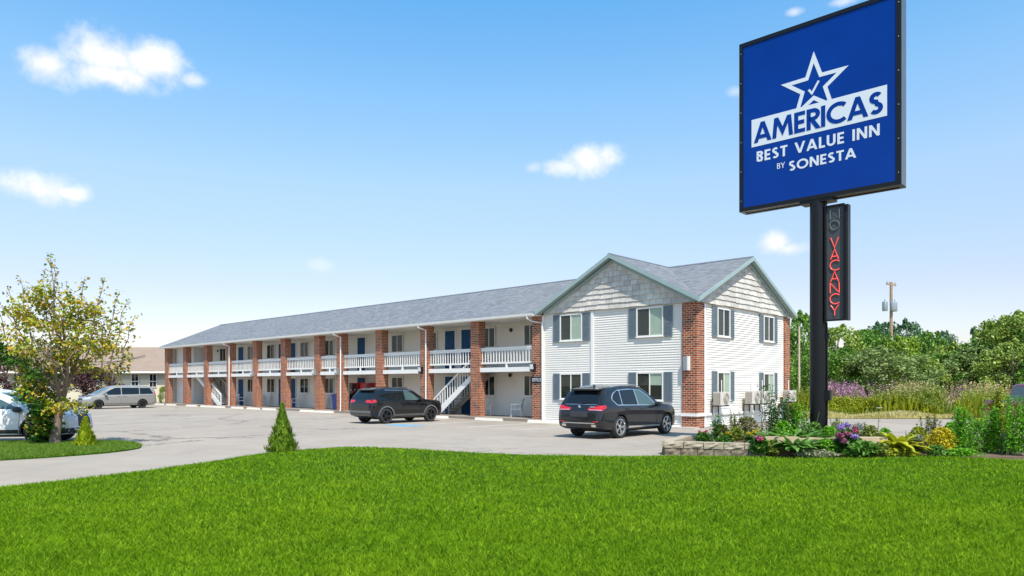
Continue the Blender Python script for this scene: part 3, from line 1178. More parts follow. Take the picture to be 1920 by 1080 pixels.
def glyph(c, t):
    h = t / 2
    if c == 'A': return 0.84, [[(0.08, 0), (0.42, 1), (0.76, 0)], [(0.17, 0.27), (0.67, 0.27)]]
    if c == 'M': return 1.0, [[(0.10, 0), (0.19, 1), (0.5, 0.28), (0.81, 1), (0.90, 0)]]
    if c == 'E': return 0.52, [[(0.5, h), (h, h), (h, 1 - h), (0.5, 1 - h)], [(h, 0.5), (0.46, 0.5)]]
    if c == 'R': return 0.60, [[(h, 0), (h, 1 - h), (0.28, 1 - h)] + arc(0.28, 0.71, 0.23, 0.29 - h, 90, -90)[1:] + [(h, 0.42 + h)], [(0.26, 0.44), (0.53, 0)]]
    if c == 'I': return t, [[(h, 0), (h, 1)]]
    if c == 'C': return 0.86, [arc(0.52, 0.5, 0.52 - h, 0.5 - h, 48, 312, 26)]
    if c == 'S': return 0.56, [arc(0.28, 0.735, 0.27 - h, 0.265 - h, 35, 270, 16) + arc(0.28, 0.27, 0.28 - h, 0.27 - h, 90, -145, 16)[1:]]
    if c == 'B': return 0.56, [[(h, h), (h, 1 - h), (0.27, 1 - h)] + arc(0.27, 0.755, 0.2, 0.245 - h, 90, -90)[1:] + [(h, 0.51)], [(0.28, 0.51)] + arc(0.28, 0.265, 0.27 - h, 0.245, 90, -78)[1:] + [(0.28, h), (h, h)]]
    if c == 'T': return 0.60, [[(0, 1 - h), (0.6, 1 - h)], [(0.3, 0), (0.3, 1 - h)]]
    if c == 'V': return 0.84, [[(0.08, 1), (0.42, 0), (0.76, 1)]]
    if c == 'L': return 0.48, [[(h, 1), (h, h), (0.48, h)]]
    if c == 'U': return 0.68, [[(h, 1), (h, 0.34)] + arc(0.34, 0.34, 0.34 - h, 0.34 - h, 180, 360)[1:] + [(0.68 - h, 1)]]
    if c == 'N': return 0.76, [[(h, 0), (h, 1), (0.76 - h, 0), (0.76 - h, 1)]]
    if c == 'O': return 1.0, [arc(0.5, 0.5, 0.5 - h, 0.5 - h, 0, 360, 30)]
    if c == 'Y': return 0.74, [[(0.06, 1), (0.37, 0.46), (0.68, 1)], [(0.37, 0), (0.37, 0.46)]]
    if c == 'F': return 0.50, [[(h, 0), (h, 1 - h), (0.5, 1 - h)], [(h, 0.5), (0.44, 0.5)]]
    return 0.34, []


def stroke_quads(line, t):
    P = [np.array(p, float) for p in line]
    closed = len(P) > 3 and np.hypot(*(P[0] - P[-1])) < 1e-6
    n = len(P)
    dirs = [(P[i + 1] - P[i]) / np.hypot(*(P[i + 1] - P[i])) for i in range(n - 1)]
    if not closed:
        for end, idx in ((0, 0), (n - 1, n - 2)):
            if (P[end][1] < 1e-6 or P[end][1] > 1 - 1e-6) and abs(dirs[idx][0]) > 0.02:
                P[end] = P[end] + (dirs[idx] * t if end else -dirs[idx] * t)
    L, Rr = [], []
    for i in range(n):
        if closed and i in (0, n - 1):
            d0, d1 = dirs[-1], dirs[0]
        else:
            d0, d1 = dirs[max(i - 1, 0)], dirs[min(i, n - 2)]
        m = d0 + d1
        m = m / (np.hypot(*m) + 1e-9)
        nn = np.array([-m[1], m[0]])
        k = 1 / max(0.22, float(nn @ np.array([-d1[1], d1[0]])))
        L.append(P[i] + nn * t / 2 * k)
        Rr.append(P[i] - nn * t / 2 * k)
    out = []
    for i in range(n - 1):
        q = [tuple(L[i]), tuple(Rr[i]), tuple(Rr[i + 1]), tuple(L[i + 1])]
        q = clip(q, 0, 1, 1.0)
        if len(q) > 2:
            q = clip(q, 0, -1, 0.0)
        if len(q) > 2:
            out.append(q)
    return out


def letters(text, x0, x1, z0, hgt, y, mat, parent, t=0.17, gap=0.10, depth=0.006, name='letter'):
    ws = [glyph(c, t)[0] for c in text]
    tot = sum(ws) + gap * (len(text) - 1)
    sx_ = (x1 - x0) / tot
    x = x0
    for c, w in zip(text, ws):
        if c != ' ':
            mb = MB()
            for k, line in enumerate(glyph(c, t)[1]):
                for q in stroke_quads(line, t):
                    mb.prism([(x + a * sx_, y, z0 + b * hgt) for a, b in q], (0, -depth - 0.0012 * k, 0))
            mb.build(name, mat, parent)
        x += (w + gap) * sx_


# ------------------------------------------------------------------ pylon sign
def bluepanel(T):
    co = pos(T)
    c = T.mix(T.noise(co, 0.5, 3), (0.0, 0.024, 0.19), (0.0, 0.046, 0.31))
    return principled(T, c, 0.10, 0, 0.18)


M_BLUE = material('blue acrylic panel', bluepanel)
M_SIGNW = plain('sign white', (0.66, 0.69, 0.74), 0.3, 0.04, 1)
M_SIGNF = plain('black sign frame', (0.006, 0.0065, 0.008), 0.35, 0.3, 2, spec=0.3)
PU, PV = -7.15, -6.6
pyl = empty('pylon_sign', UV(PU, PV, 0), RZ, 'tall black pole carrying a big square blue motel sign', 'sign')
mb = MB()
mb.lathe([(0.215, -0.1), (0.215, 6.72)], 28)
pole_ = mb.build('pole', M_SIGNF, pyl, smooth=30)
mb = MB()
mb.box((-0.42, -0.20, 6.62), (0.42, 0.20, 6.71))
mb.build('mounting_plate', M_SIGNF, pyl)
X0, X1, Z0, Z1, YF = -2.13, 2.06, 6.70, 11.50, -0.22
mb = MB()
fw = 0.11
mb.box((X0 + 0.02, YF + 0.04, Z0 + 0.02), (X1 - 0.02, 0.21, Z1 - 0.02))
cab = mb.build('cabinet', plain('sign cabinet metal', (0.055, 0.052, 0.05), 0.5, 0.25, 4, metal=0.3), pyl)
mb = MB()
mb.box((X0, YF, Z0), (X0 + fw, YF + 0.46, Z1))
mb.box((X1 - fw, YF, Z0), (X1, YF + 0.46, Z1))
mb.box((X0 + fw, YF, Z0), (X1 - fw, YF + 0.10, Z0 + fw))
mb.box((X0 + fw, YF, Z1 - fw), (X1 - fw, YF + 0.46, Z1))
mb.box((X0 + fw, YF + 0.36, Z0), (X1 - fw, YF + 0.46, Z0 + fw))
mb.build('frame', M_SIGNF, cab)
mb = MB()
mb.box((X1 + 0.001, YF + 0.03, Z0 + 0.02), (X1 + 0.006, YF + 0.43, Z1 - 0.02))
mb.build('sunlit_side', plain('sunlit side grey', (0.16, 0.165, 0.175), 0.35, 0.2, 3, metal=0.6), cab)  # paler grey paints sunlight onto the cabinet's right side
mb = MB()
mb.box((X0 + fw - 0.01, YF + 0.022, Z0 + fw - 0.01), (X1 - fw + 0.01, YF + 0.036, Z1 - fw + 0.01))
face = mb.build('sign_face', M_BLUE, pyl)
sc_ = MB().lathe([(0.014, 0.0), (0.014, -0.008), (0.006, -0.012)], 8, 'y').mesh('screw')
for k in range(6):
    zz = Z0 + 0.3 + (Z1 - Z0 - 0.6) * k / 5
    for xx in (X0 + fw / 2, X1 - fw / 2):
        link('screw', sc_, M_GREYM, cab, (xx, YF, zz))
yf = YF + 0.022


def sgx(u):
    return -u + PU


mb = MB()
mb.box((sgx(-5.38), yf - 0.005, 8.475), (sgx(-8.89), yf, 9.25))
mb.build('name_band', M_SIGNW, face)
letters('AMERICAS', sgx(-5.46), sgx(-8.80), 8.575, 0.56, yf - 0.0055, M_BLUE, face, 0.185, 0.05)
letters('BEST VALUE INN', sgx(-5.53), sgx(-8.72), 8.03, 0.295, yf - 0.0005, M_SIGNW, face, 0.185, 0.14)
letters('BY', sgx(-6.11), sgx(-6.33), 7.715, 0.155, yf - 0.0005, M_SIGNW, face, 0.13, 0.08)
letters('SONESTA', sgx(-6.44), sgx(-8.16), 7.59, 0.265, yf - 0.0005, M_SIGNW, face, 0.185, 0.12)
# hollow star and tick
scx, scz, so_, si_ = sgx(-7.10), 9.72, 0.92, 0.0
outer, inner = [], []
for k in range(10):
    a = R(90 + 36 * k)
    r1 = 0.93 if k % 2 == 0 else 0.37
    r2 = 0.62 if k % 2 == 0 else 0.247
    outer.append((scx + r1 * math.cos(a), scz + r1 * math.sin(a)))
    inner.append((scx + r2 * math.cos(a), scz + r2 * math.sin(a)))
mb = MB()
for k in range(10):
    j = (k + 1) % 10
    q = [outer[k], outer[j], inner[j], inner[k]]
    q = clip(q, 0, -1, -9.245)
    if len(q) > 2:
        mb.prism([(x, yf - 0.0005, z) for x, z in q], (0, -0.005, 0))
mb.build('star', M_SIGNW, face)
mb = MB()
for q in stroke_quads([(0.0, 0.45), (0.20, 0.12), (0.62, 0.92)], 0.14):
    mb.prism([(scx - 0.13 + a * 0.42, yf - 0.0005, 9.50 + b * 0.36) for a, b in q], (0, -0.005, 0))
mb.build('check_mark', M_SIGNW, face)
mb = MB()
mb.tube([(0.225, -0.02, 3.42), (0.235, -0.02, 2.0), (0.225, -0.02, 0.2)], 0.022, 8)
mb.box((0.17, -0.09, 1.35), (0.33, 0.05, 1.62))
mb.box((0.17, -0.06, 2.98), (0.29, 0.04, 3.14))
mb.build('conduit', M_SIGNF, pole_)

vac = empty('vacancy_sign', UV(PU, PV, 3.46), RZ, 'narrow upright neon sign reading no vacancy on the black pole', 'sign')
mb = MB()
mb.box((0.225, -0.10, 0), (0.70, 0.14, 3.0))
vb = mb.build('housing', M_SIGNF, vac)
mb = MB()
for a, b in (((0.215, -0.16, -0.02), (0.245, -0.10, 3.03)), ((0.68, -0.16, -0.02), (0.71, -0.10, 3.03)), ((0.245, -0.16, -0.02), (0.68, -0.10, 0.02)), ((0.245, -0.16, 2.99), (0.68, -0.10, 3.03))):
    mb.box(a, b)
mb.build('frame', M_SIGNF, vb)
mb = MB()
mb.box((0.246, -0.104, 0.02), (0.679, -0.101, 2.99))
mb.build('backing', plain('dark grey sign backing', (0.050, 0.054, 0.060), 0.5, 0.1), vb)
mb = MB()
mb.box((0.702, -0.08, -0.01), (0.78, 0.12, 3.01))
mb.build('rear_housing', M_BLACKM, vb)
M_NEON = material('lit red neon', lambda T: principled(T, (0.55, 0.05, 0.04), 0.3, emit=(1.0, 0.09, 0.07), estr=0.75))
M_NEON0 = plain('unlit neon tube', (0.16, 0.17, 0.18), 0.2, 0.05)


def neon(c, x0, z0, w, h, mat):
    gw, lines = glyph(c, 0.04)
    mb_ = MB()
    for ln in lines:
        mb_.tube([(x0 + a / gw * w, -0.125, z0 + b * h) for a, b in ln], 0.011, 6, cap=True)
    mb_.build('neon_letter', mat, vac, smooth=60)


for c, z in (('N', 2.66), ('O', 2.37)):
    neon(c, 0.34, z, 0.24, 0.25, M_NEON0)
for k, c in enumerate('VACANCY'):
    neon(c, 0.34, 1.90 - k * 0.295, 0.24, 0.27, M_NEON)

# office sign
of = empty('office_sign', UV(PIL[11] - PW / 2, -0.003, 1.86), RZ, 'small black sign with white letters on the brick pillar beside the block', 'sign')
MB().box((-0.34, -0.03, 0), (0.34, 0, 0.32)).build('board', M_BLACKM, of)
letters('OFFICE', -0.28, 0.28, 0.08, 0.16, -0.0305, M_SIGNW, of, 0.14, 0.24, 0.004)

# ------------------------------------------------------------------ heat pump units on the gable side
M_AC = plain('beige appliance paint', (0.55, 0.51, 0.45), 0.45, 0.1, 4)
M_ACD = plain('dark coil', (0.10, 0.09, 0.08), 0.7, 0.2, 10)


def ac_unit(v, z, label):
    # local: x out of the wall, y along the wall
    a = empty('air_conditioner', UV(0, v, z), RZ, label, 'air conditioner', 'heat pump units on the gable wall')
    w, d, h = 0.84, 0.33, 0.56
    x0 = 0.14
    bd = MB().box((x0, 0, 0), (x0 + d, w, h)).build('casing', M_AC, a)
    MB().box((x0 + 0.03, -0.012, 0.05), (x0 + d - 0.03, -0.002, h - 0.05)).build('coil', M_ACD, bd)
    sl_ = MB()
    for k in range(9):
        xx = x0 + 0.04 + k * (d - 0.10) / 8
        sl_.box((xx, -0.022, 0.05), (xx + 0.012, -0.013, h - 0.05))
    sl_.build('louvre', M_AC, bd)
    MB().lathe([(0.235, 0.0), (0.235, 0.012), (0.215, 0.02)], 28, 'x', (x0 + d - 0.006, 0.50, h / 2)).build('fan_opening', M_ACD, bd)
    gl = MB()
    for rr in (0.05, 0.10, 0.15, 0.20, 0.235):
        gl.lathe([(rr, 0.02), (rr + 0.008, 0.02), (rr + 0.008, 0.032), (rr, 0.032)], 28, 'x', (x0 + d, 0.50, h / 2), close=True)
    for k in range(6):
        t = math.pi * k / 6
        gl.tube([(x0 + d + 0.028, 0.50 - 0.235 * math.cos(t), h / 2 - 0.235 * math.sin(t)), (x0 + d + 0.028, 0.50 + 0.235 * math.cos(t), h / 2 + 0.235 * math.sin(t))], 0.005, 4)
    gl.build('fan_grille', M_AC, bd)
    br = MB()
    for y in (0.12, w - 0.16):
        br.box((0.0, y, -0.05), (x0 + d + 0.02, y + 0.04, -0.002))
        br.box((0.0, y, -0.40), (0.04, y + 0.04, -0.05))
    br.build('bracket', M_BLACKM, a)
    pp = MB()
    pp.tube([(x0 + 0.15, w + 0.02, h * 0.5), (x0 + 0.1, w + 0.10, h * 0.5), (0.03, w + 0.12, h * 0.6), (0.03, w + 0.12, h + 0.5)], 0.022, 6)
    pp.build('pipe', M_WHITE, a)


ac_unit(1.15, 0.92, 'beige heat pump unit nearest the corner brick pillar')
ac_unit(4.15, 0.93, 'beige heat pump unit midway along the gable wall, left of a pair')
ac_unit(5.25, 0.93, 'beige heat pump unit midway along the gable wall, right of a pair')
ac_unit(8.35, 0.95, 'beige heat pump unit beside the far brick pillar of the gable wall')

# ------------------------------------------------------------------ vehicles
def pchip(xs, ys):
    xs, ys = np.asarray(xs, float), np.asarray(ys, float)
    h = np.diff(xs)
    d = np.diff(ys) / h
    m = np.zeros(len(xs))
    m[0], m[-1] = d[0], d[-1]
    for i in range(1, len(xs) - 1):
        if d[i - 1] * d[i] > 0:
            w1, w2 = 2 * h[i] + h[i - 1], h[i] + 2 * h[i - 1]
            m[i] = (w1 + w2) / (w1 / d[i - 1] + w2 / d[i])

    def f(x):
        i = min(max(int(np.searchsorted(xs, x)) - 1, 0), len(h) - 1)
        t = min(max((x - xs[i]) / h[i], 0), 1)
        return (ys[i] * (2 * t ** 3 - 3 * t * t + 1) + m[i] * h[i] * (t ** 3 - 2 * t * t + t) + ys[i + 1] * (-2 * t ** 3 + 3 * t * t) + m[i + 1] * h[i] * (t ** 3 - t * t))
    return f


M_TYRE = plain('tyre rubber', (0.022, 0.022, 0.022), 0.85, 0.3, 12)
M_RIMS = plain('silver alloy', (0.55, 0.55, 0.56), 0.25, 0.08, 5, metal=0.85)
M_RIMD = plain('dark alloy', (0.035, 0.035, 0.037), 0.3, 0.1, 5, metal=0.6)
M_CARGL = material('tinted car glass', lambda T: principled(T, (0.008, 0.011, 0.013), 0.02, 0, 0.45))
M_CARGL2 = material('clear car glass', lambda T: principled(T, (0.055, 0.095, 0.095), 0.02, 0, 0.7))
M_CHROME = material('chrome trim', lambda T: principled(T, (0.78, 0.76, 0.73), 0.28, 0.9))
M_CLAD = plain('dark plastic cladding', (0.030, 0.030, 0.032), 0.55, 0.15, 6)
M_CLADG = plain('grey plastic cladding', (0.13, 0.13, 0.13), 0.5, 0.15, 6)
M_RED = material('red lamp lens', lambda T: principled(T, (0.55, 0.008, 0.012), 0.08, 0, 0.6, 0.6))
M_LAMPW = material('clear lamp lens', lambda T: principled(T, (0.55, 0.57, 0.60), 0.06, 0.3, 0.7, 0.5))
M_SEAM = plain('panel gap', (0.006, 0.006, 0.006), 0.8, 0.1, 5)


def paint(name, col, metal=0.25):
    def b(T):
        n = T.noise(pos(T), 7, 4)
        c = T.mix(n, tuple(x * 0.93 for x in col), tuple(min(1, x * 1.07) for x in col))
        return principled(T, c, 0.5, metal, 0.15, 1.0)
    return material(name, b)


def loft(sp):
    zt, zb = pchip(*zip(*sp['top'])), pchip(*zip(*sp['bot']))
    hw, be = pchip(*zip(*sp['wid'])), pchip(*zip(*sp['belt']))
    x0, x1 = sp['top'][0][0], sp['top'][-1][0]
    tl = 0.5 - 0.5 * np.cos(np.linspace(0, math.pi, 84))
    xs = sorted(set([round(x0 + (x1 - x0) * t, 4) for t in 0.55 * tl + 0.45 * np.linspace(0, 1, 84)] + [x0 + 0.012, x0 + 0.03, x1 - 0.012, x1 - 0.03]))
    tum = sp.get('tumble', 0.36)
    rings = []
    for x in xs:
        T_, B_, w = zt(x), zb(x), hw(x)
        b = min(be(x), T_ - 0.03)
        b = max(b, B_ + 0.05)
        h = T_ - b
        k = min(1.0, h / 0.3)
        lo = b - B_
        g = 0.955 * w
        half = [(0, B_), (0.45 * w, B_), (0.80 * w, B_ + 0.004), (0.93 * w, B_ + 0.05 * lo), (0.972 * w, B_ + 0.16 * lo), (0.99 * w, B_ + 0.34 * lo), (1.0 * w, B_ + 0.55 * lo),
                (0.998 * w, B_ + 0.74 * lo), (0.99 * w, B_ + 0.88 * lo), (0.975 * w, b - 0.02 * k), (g, b + 0.006),
                (g - tum * h * 0.30, b + 0.32 * h), (g - tum * h * 0.62, b + 0.64 * h), (g - tum * h * 0.86, b + 0.86 * h), (g - tum * h - 0.045 * k, b + 0.955 * h),
                (g - tum * h - 0.13 * k - 0.02 * w, T_ - 0.008), (0.52 * (g - tum * h), T_ + 0.010 * k), (0.26 * (g - tum * h), T_ + 0.017 * k)]
        top = (0, T_ + 0.02 * k)
        ring = half + [top] + [(-y, z) for y, z in half[:0:-1]]
        rings.append([(x, y, z) for y, z in ring])
    mb = MB()
    n = len(rings[0])
    for r_ in rings:
        mb.v += r_
    for i in range(len(rings) - 1):
        for j in range(n):
            mb.f.append((i * n + j, i * n + (j + 1) % n, (i + 1) * n + (j + 1) % n, (i + 1) * n + j))
    mb.f.append(tuple(range(n)))
    mb.f.append(tuple((len(rings) - 1) * n + j for j in range(n))[::-1])
    return mb


def rounded(poly, r=0.05, n=4):
    out = []
    m = len(poly)
    for i in range(m):
        p, a, b = np.array(poly[i], float), np.array(poly[i - 1], float), np.array(poly[(i + 1) % m], float)
        da, db = a - p, b - p
        la, lb = np.hypot(*da), np.hypot(*db)
        rr = min(r, la * 0.45, lb * 0.45)
        s_, e_ = p + da / la * rr, p + db / lb * rr
        for k in range(n + 1):
            t = k / n
            out.append(tuple((1 - t) ** 2 * s_ + 2 * t * (1 - t) * p + t * t * e_))
    return out


def patch(bvh, view, poly, off, thick=0.012, step=0.07, sgn=1):
    """project a 2-D outline on the body and give it thickness; view s(ide), r(ear), f(ront), t(op)"""
    P = np.array(poly, float)
    if view == 's':
        o = lambda p: (Vector((p[0], sgn * 4, p[1])), Vector((0, -sgn, 0)))
    elif view == 'r':
        o = lambda p: (Vector((-8, p[0] * sgn, p[1])), Vector((1, 0, 0)))
    elif view == 'f':
        o = lambda p: (Vector((8, p[0] * sgn, p[1])), Vector((-1, 0, 0)))
    else:
        o = lambda p: (Vector((p[0], p[1] * sgn, 5)), Vector((0, 0, -1)))
    lo, hi = P.min(0), P.max(0)
    bpts = []
    for i in range(len(P)):
        a, b = P[i], P[(i + 1) % len(P)]
        m = max(1, int(np.hypot(*(b - a)) / step))
        for k in range(m):
            bpts.append(a + (b - a) * k / m)
    nb = len(bpts)
    gx, gy = np.meshgrid(np.arange(lo[0], hi[0], step), np.arange(lo[1], hi[1], step))
    I = np.stack([gx.ravel(), gy.ravel()], 1)
    I = I[in_poly(I, np.array(bpts))]
    if len(I):
        I = I[edge_dist(I, np.array(bpts)) > step * 0.4]
    allp = [Vector(p) for p in bpts] + [Vector(p) for p in I]
    v, e, f, *_ = delaunay_2d_cdt(allp, [(i, (i + 1) % nb) for i in range(nb)], [], 1, 1e-5)
    V, Nn, ok = [], [], True
    for p in v:
        og, dr = o(p)
        h, nr, idx, dist = bvh.ray_cast(og, dr)
        if h is None:
            V.append(None)
            Nn.append(None)
            continue
        if nr.dot(dr) > 0:
            nr = -nr
        V.append(h)
        Nn.append(nr)
    mb = MB()
    idm = {}
    for i, h in enumerate(V):
        if h is not None:
            idm[i] = len(mb.v)
            mb.v.append(tuple(h + Nn[i] * off))
    tris = [t for t in f if all(i in idm for i in t)]
    mb.f = [tuple(idm[i] for i in t) for t in tris]
    me = bpy.data.meshes.new('panel')
    me.from_pydata(mb.v, [], mb.f)
    bm = bmesh.new()
    bm.from_mesh(me)
    bmesh.ops.recalc_face_normals(bm, faces=bm.faces)
    c = Vector((0, 0, 0.8))
    if bm.faces:
        fc = max(bm.faces, key=lambda q: q.calc_area())
        if (fc.calc_center_median() - c).dot(fc.normal) < 0:
            bmesh.ops.reverse_faces(bm, faces=bm.faces)
    be_ = [x for x in bm.edges if x.is_boundary]
    nrm = {q: q.normal.copy() for q in bm.verts}
    r_ = bmesh.ops.extrude_edge_only(bm, edges=be_)
    for x in r_['geom']:
        if isinstance(x, bmesh.types.BMVert):
            src = min(nrm, key=lambda q: (q.co - x.co).length_squared if q is not x else 1e9)
            x.co -= nrm[src] * thick
    bm.to_mesh(me)
    bm.free()
    me.polygons.foreach_set('use_smooth', [True] * len(me.polygons))
    me.set_sharp_from_angle(angle=R(50))
    return me


def wheel_meshes(r, w, rr, spokes, twin, sw):
    """centred, axis y, outer face towards -y"""
    ty = MB()
    ty.lathe([(rr + 0.004, -w / 2 + 0.015), (rr + 0.03, -w / 2), (r - 0.05, -w / 2 - 0.004), (r - 0.012, -w / 2 + 0.025), (r, -w / 2 + 0.06), (r, w / 2 - 0.06), (r - 0.012, w / 2 - 0.025), (r - 0.05, w / 2), (rr, w / 2 - 0.01)], 40, 'y', close=True)
    ri = MB()
    ri.lathe([(rr + 0.006, -w / 2 + 0.012), (rr - 0.014, -w / 2 + 0.006), (rr - 0.024, -w / 2 + 0.03), (rr - 0.03, w / 2 - 0.02), (rr + 0.004, w / 2 - 0.01)], 40, 'y', close=True)
    ri.lathe([(0.062, -w / 2 + 0.05), (0.062, -w / 2 + 0.028), (0.03, -w / 2 + 0.02)], 20, 'y')
    for k in range(spokes):
        for s_ in ((-1, 1) if twin else (0,)):
            a = 2 * math.pi * k / spokes
            a0, a1 = a + s_ * 0.06, a + s_ * 0.14
            p0 = Vector((0.045 * math.cos(a0), -w / 2 + 0.034, 0.045 * math.sin(a0)))
            p1 = Vector(((rr - 0.015) * math.cos(a1), -w / 2 + 0.022, (rr - 0.015) * math.sin(a1)))
            t = Vector((-math.sin(a), 0, math.cos(a)))
            hw = sw / 2
            ri.prism([p0 - t * hw * 1.1, p0 + t * hw * 1.1, p1 + t * hw, p1 - t * hw], (0, 0.03, 0))
    dk = MB()
    dk.lathe([(rr - 0.03, 0.0), (rr - 0.03, 0.01)], 28, 'y')
    return ty.mesh('tyre', 35), ri.mesh('rim', 35), dk.mesh('brake_drum', 35)


def vehicle(name, label, cat, sp, loc, heading, mpaint, rim, patches, extras=None):
    root = empty(name, (loc[0], loc[1], 0), heading, label, cat)
    mb = loft(sp)
    me = mb.mesh('body')
    ob = bpy.data.objects.new('body_tmp', me)
    COL.objects.link(ob)
    me.materials.append(mpaint)
    me.materials.append(M_SEAM)
    bm = bmesh.new()
    bm.from_mesh(me)
    bvh = BVHTree.FromBMesh(bm)
    bm.free()
    cuts = []
    r = sp['wr']
    for ax in sp['axles']:
        for s_ in (-1, 1):
            c = MB()
            yo = s_ * (sp['track'] / 2 + 0.17)
            yi = s_ * (sp['track'] / 2 - 0.20)
            c.lathe([(r + sp.get('gap', 0.05), min(yo, yi) - (0.3 if s_ < 0 else 0)), (r + sp.get('gap', 0.05), max(yo, yi) + (0.3 if s_ > 0 else 0))], 40, 'y', (ax, 0, r))
            cm = c.mesh('cut')
            cm.materials.append(mpaint)
            cm.materials.append(M_SEAM)
            cm.polygons.foreach_set('material_index', [1] * len(cm.polygons))
            co = bpy.data.objects.new('cut', cm)
            COL.objects.link(co)
            md = ob.modifiers.new('b', 'BOOLEAN')
            md.operation = 'DIFFERENCE'
            md.solver = 'EXACT'
            md.object = co
            cuts.append(co)
    dg = bpy.context.evaluated_depsgraph_get()
    dg.update()
    bme = bpy.data.meshes.new_from_object(ob.evaluated_get(dg))
    bme.name = 'body'
    bme.polygons.foreach_set('use_smooth', [True] * len(bme.polygons))
    bme.set_sharp_from_angle(angle=R(38))
    for q in cuts + [ob]:
        bpy.data.objects.remove(q)
    body = link('body', bme, None, root)
    ty, ri, dk = wheel_meshes(r, 0.24, sp['rr'], *sp['spoke'])
    for ax in sp['axles']:
        for s_ in (-1, 1):
            t_ = link('wheel', ty, M_TYRE, root, (ax, s_ * sp['track'] / 2, r), 0 if s_ < 0 else math.pi)
            link('rim', ri, rim, t_)
            link('brake_drum', dk, M_SEAM, t_)
    for it in patches:
        nm, view, poly, mat, off = it[:5]
        mir = it[5] if len(it) > 5 else (view == 's')
        rad = it[6] if len(it) > 6 else 0.03
        pl = rounded(poly, rad) if rad else poly
        for sg in ((1, -1) if mir else (1,)):
            link(nm, patch(bvh, view, pl, off, sgn=sg), mat, root)
    # arch trim
    if sp.get('arch'):
        am, wdt = sp['arch']
        for ax in sp['axles']:
            ra = r + sp.get('gap', 0.05) - 0.004
            ou = [(ax + (ra + wdt) * math.cos(R(a)), r + (ra + wdt) * math.sin(R(a))) for a in range(-18, 199, 9)]
            inn = [(ax + ra * math.cos(R(a)), r + ra * math.sin(R(a))) for a in range(198, -19, -9)]
            for sg in (1, -1):
                link('arch_trim', patch(bvh, 's', ou + inn, 0.012, 0.03, 0.06, sg), am, root)
    # mirrors
    mx, my, mz = sp['mirror']
    for sg in (1, -1):
        q = MB()
        q.lathe([(0.01, -0.13), (0.055, -0.12), (0.075, -0.06), (0.08, 0.04), (0.06, 0.10), (0.02, 0.12)], 12, 'y', (mx, sg * (my + 0.13), mz))
        q.v = [((x - mx) * 1.15 + mx + (0.03 if x > mx else 0), y, (z - mz) * 1.1 + mz) for x, y, z in q.v]
        q.box((mx - 0.02, min(sg * (my - 0.04), sg * (my + 0.06)), mz - 0.09), (mx + 0.03, max(sg * (my - 0.04), sg * (my + 0.06)), mz - 0.05))
        q.build('side_mirror', sp.get('mirmat', mpaint), root, smooth=40)
    # underside and bumpers' dark floor
    ub_ = MB()
    ub_.box((sp['axles'][1] - 0.3, -sp['track'] / 2 + 0.16, 0.20), (sp['axles'][0] + 0.3, sp['track'] / 2 - 0.16, 0.34))
    ub_.build('underbody', M_SEAM, root)
    if extras:
        extras(root, bvh)
    return root


def strip(x0, z0, x1, z1, w=0.010):
    d = math.hypot(x1 - x0, z1 - z0)
    nx, nz = -(z1 - z0) / d * w / 2, (x1 - x0) / d * w / 2
    return [(x0 + nx, z0 + nz), (x1 + nx, z1 + nz), (x1 - nx, z1 - nz), (x0 - nx, z0 - nz)]


def pbox(mb, c, s):
    mb.box(tuple(c[k] - s[k] / 2 for k in range(3)), tuple(c[k] + s[k] / 2 for k in range(3)))
    return mb


# --- dark grey luxury SUV, front corner of the building
suv = dict(top=[(-2.44, .60), (-2.425, .78), (-2.38, .98), (-2.30, 1.11), (-2.02, 1.50), (-1.93, 1.60), (-1.80, 1.66), (-1.0, 1.735), (-.2, 1.75), (.16, 1.71), (.40, 1.63), (1.06, 1.185), (1.18, 1.135), (2.0, 1.04), (2.28, .94), (2.42, .78), (2.445, .60)],
           bot=[(-2.44, .46), (-2.36, .36), (-2.0, .27), (-1.5, .25), (1.9, .25), (2.3, .26), (2.445, .36)],
           wid=[(-2.44, .76), (-2.40, .86), (-2.30, .915), (-2.0, .95), (-1.35, .97), (0, .955), (1.5, .97), (2.05, .93), (2.32, .82), (2.445, .62)],
           belt=[(-2.44, .58), (-2.3, 1.04), (-1.9, 1.10), (0, 1.06), (1.3, 1.0), (2.2, .88), (2.445, .56)],
           wr=.375, rr=.265, track=1.66, axles=(1.56, -1.37), spoke=(5, True, .034), mirror=(.74, .93, 1.10), gap=0.045)
PB_ = paint('dark grey car paint', (0.010, 0.0115, 0.0135), 0.0)
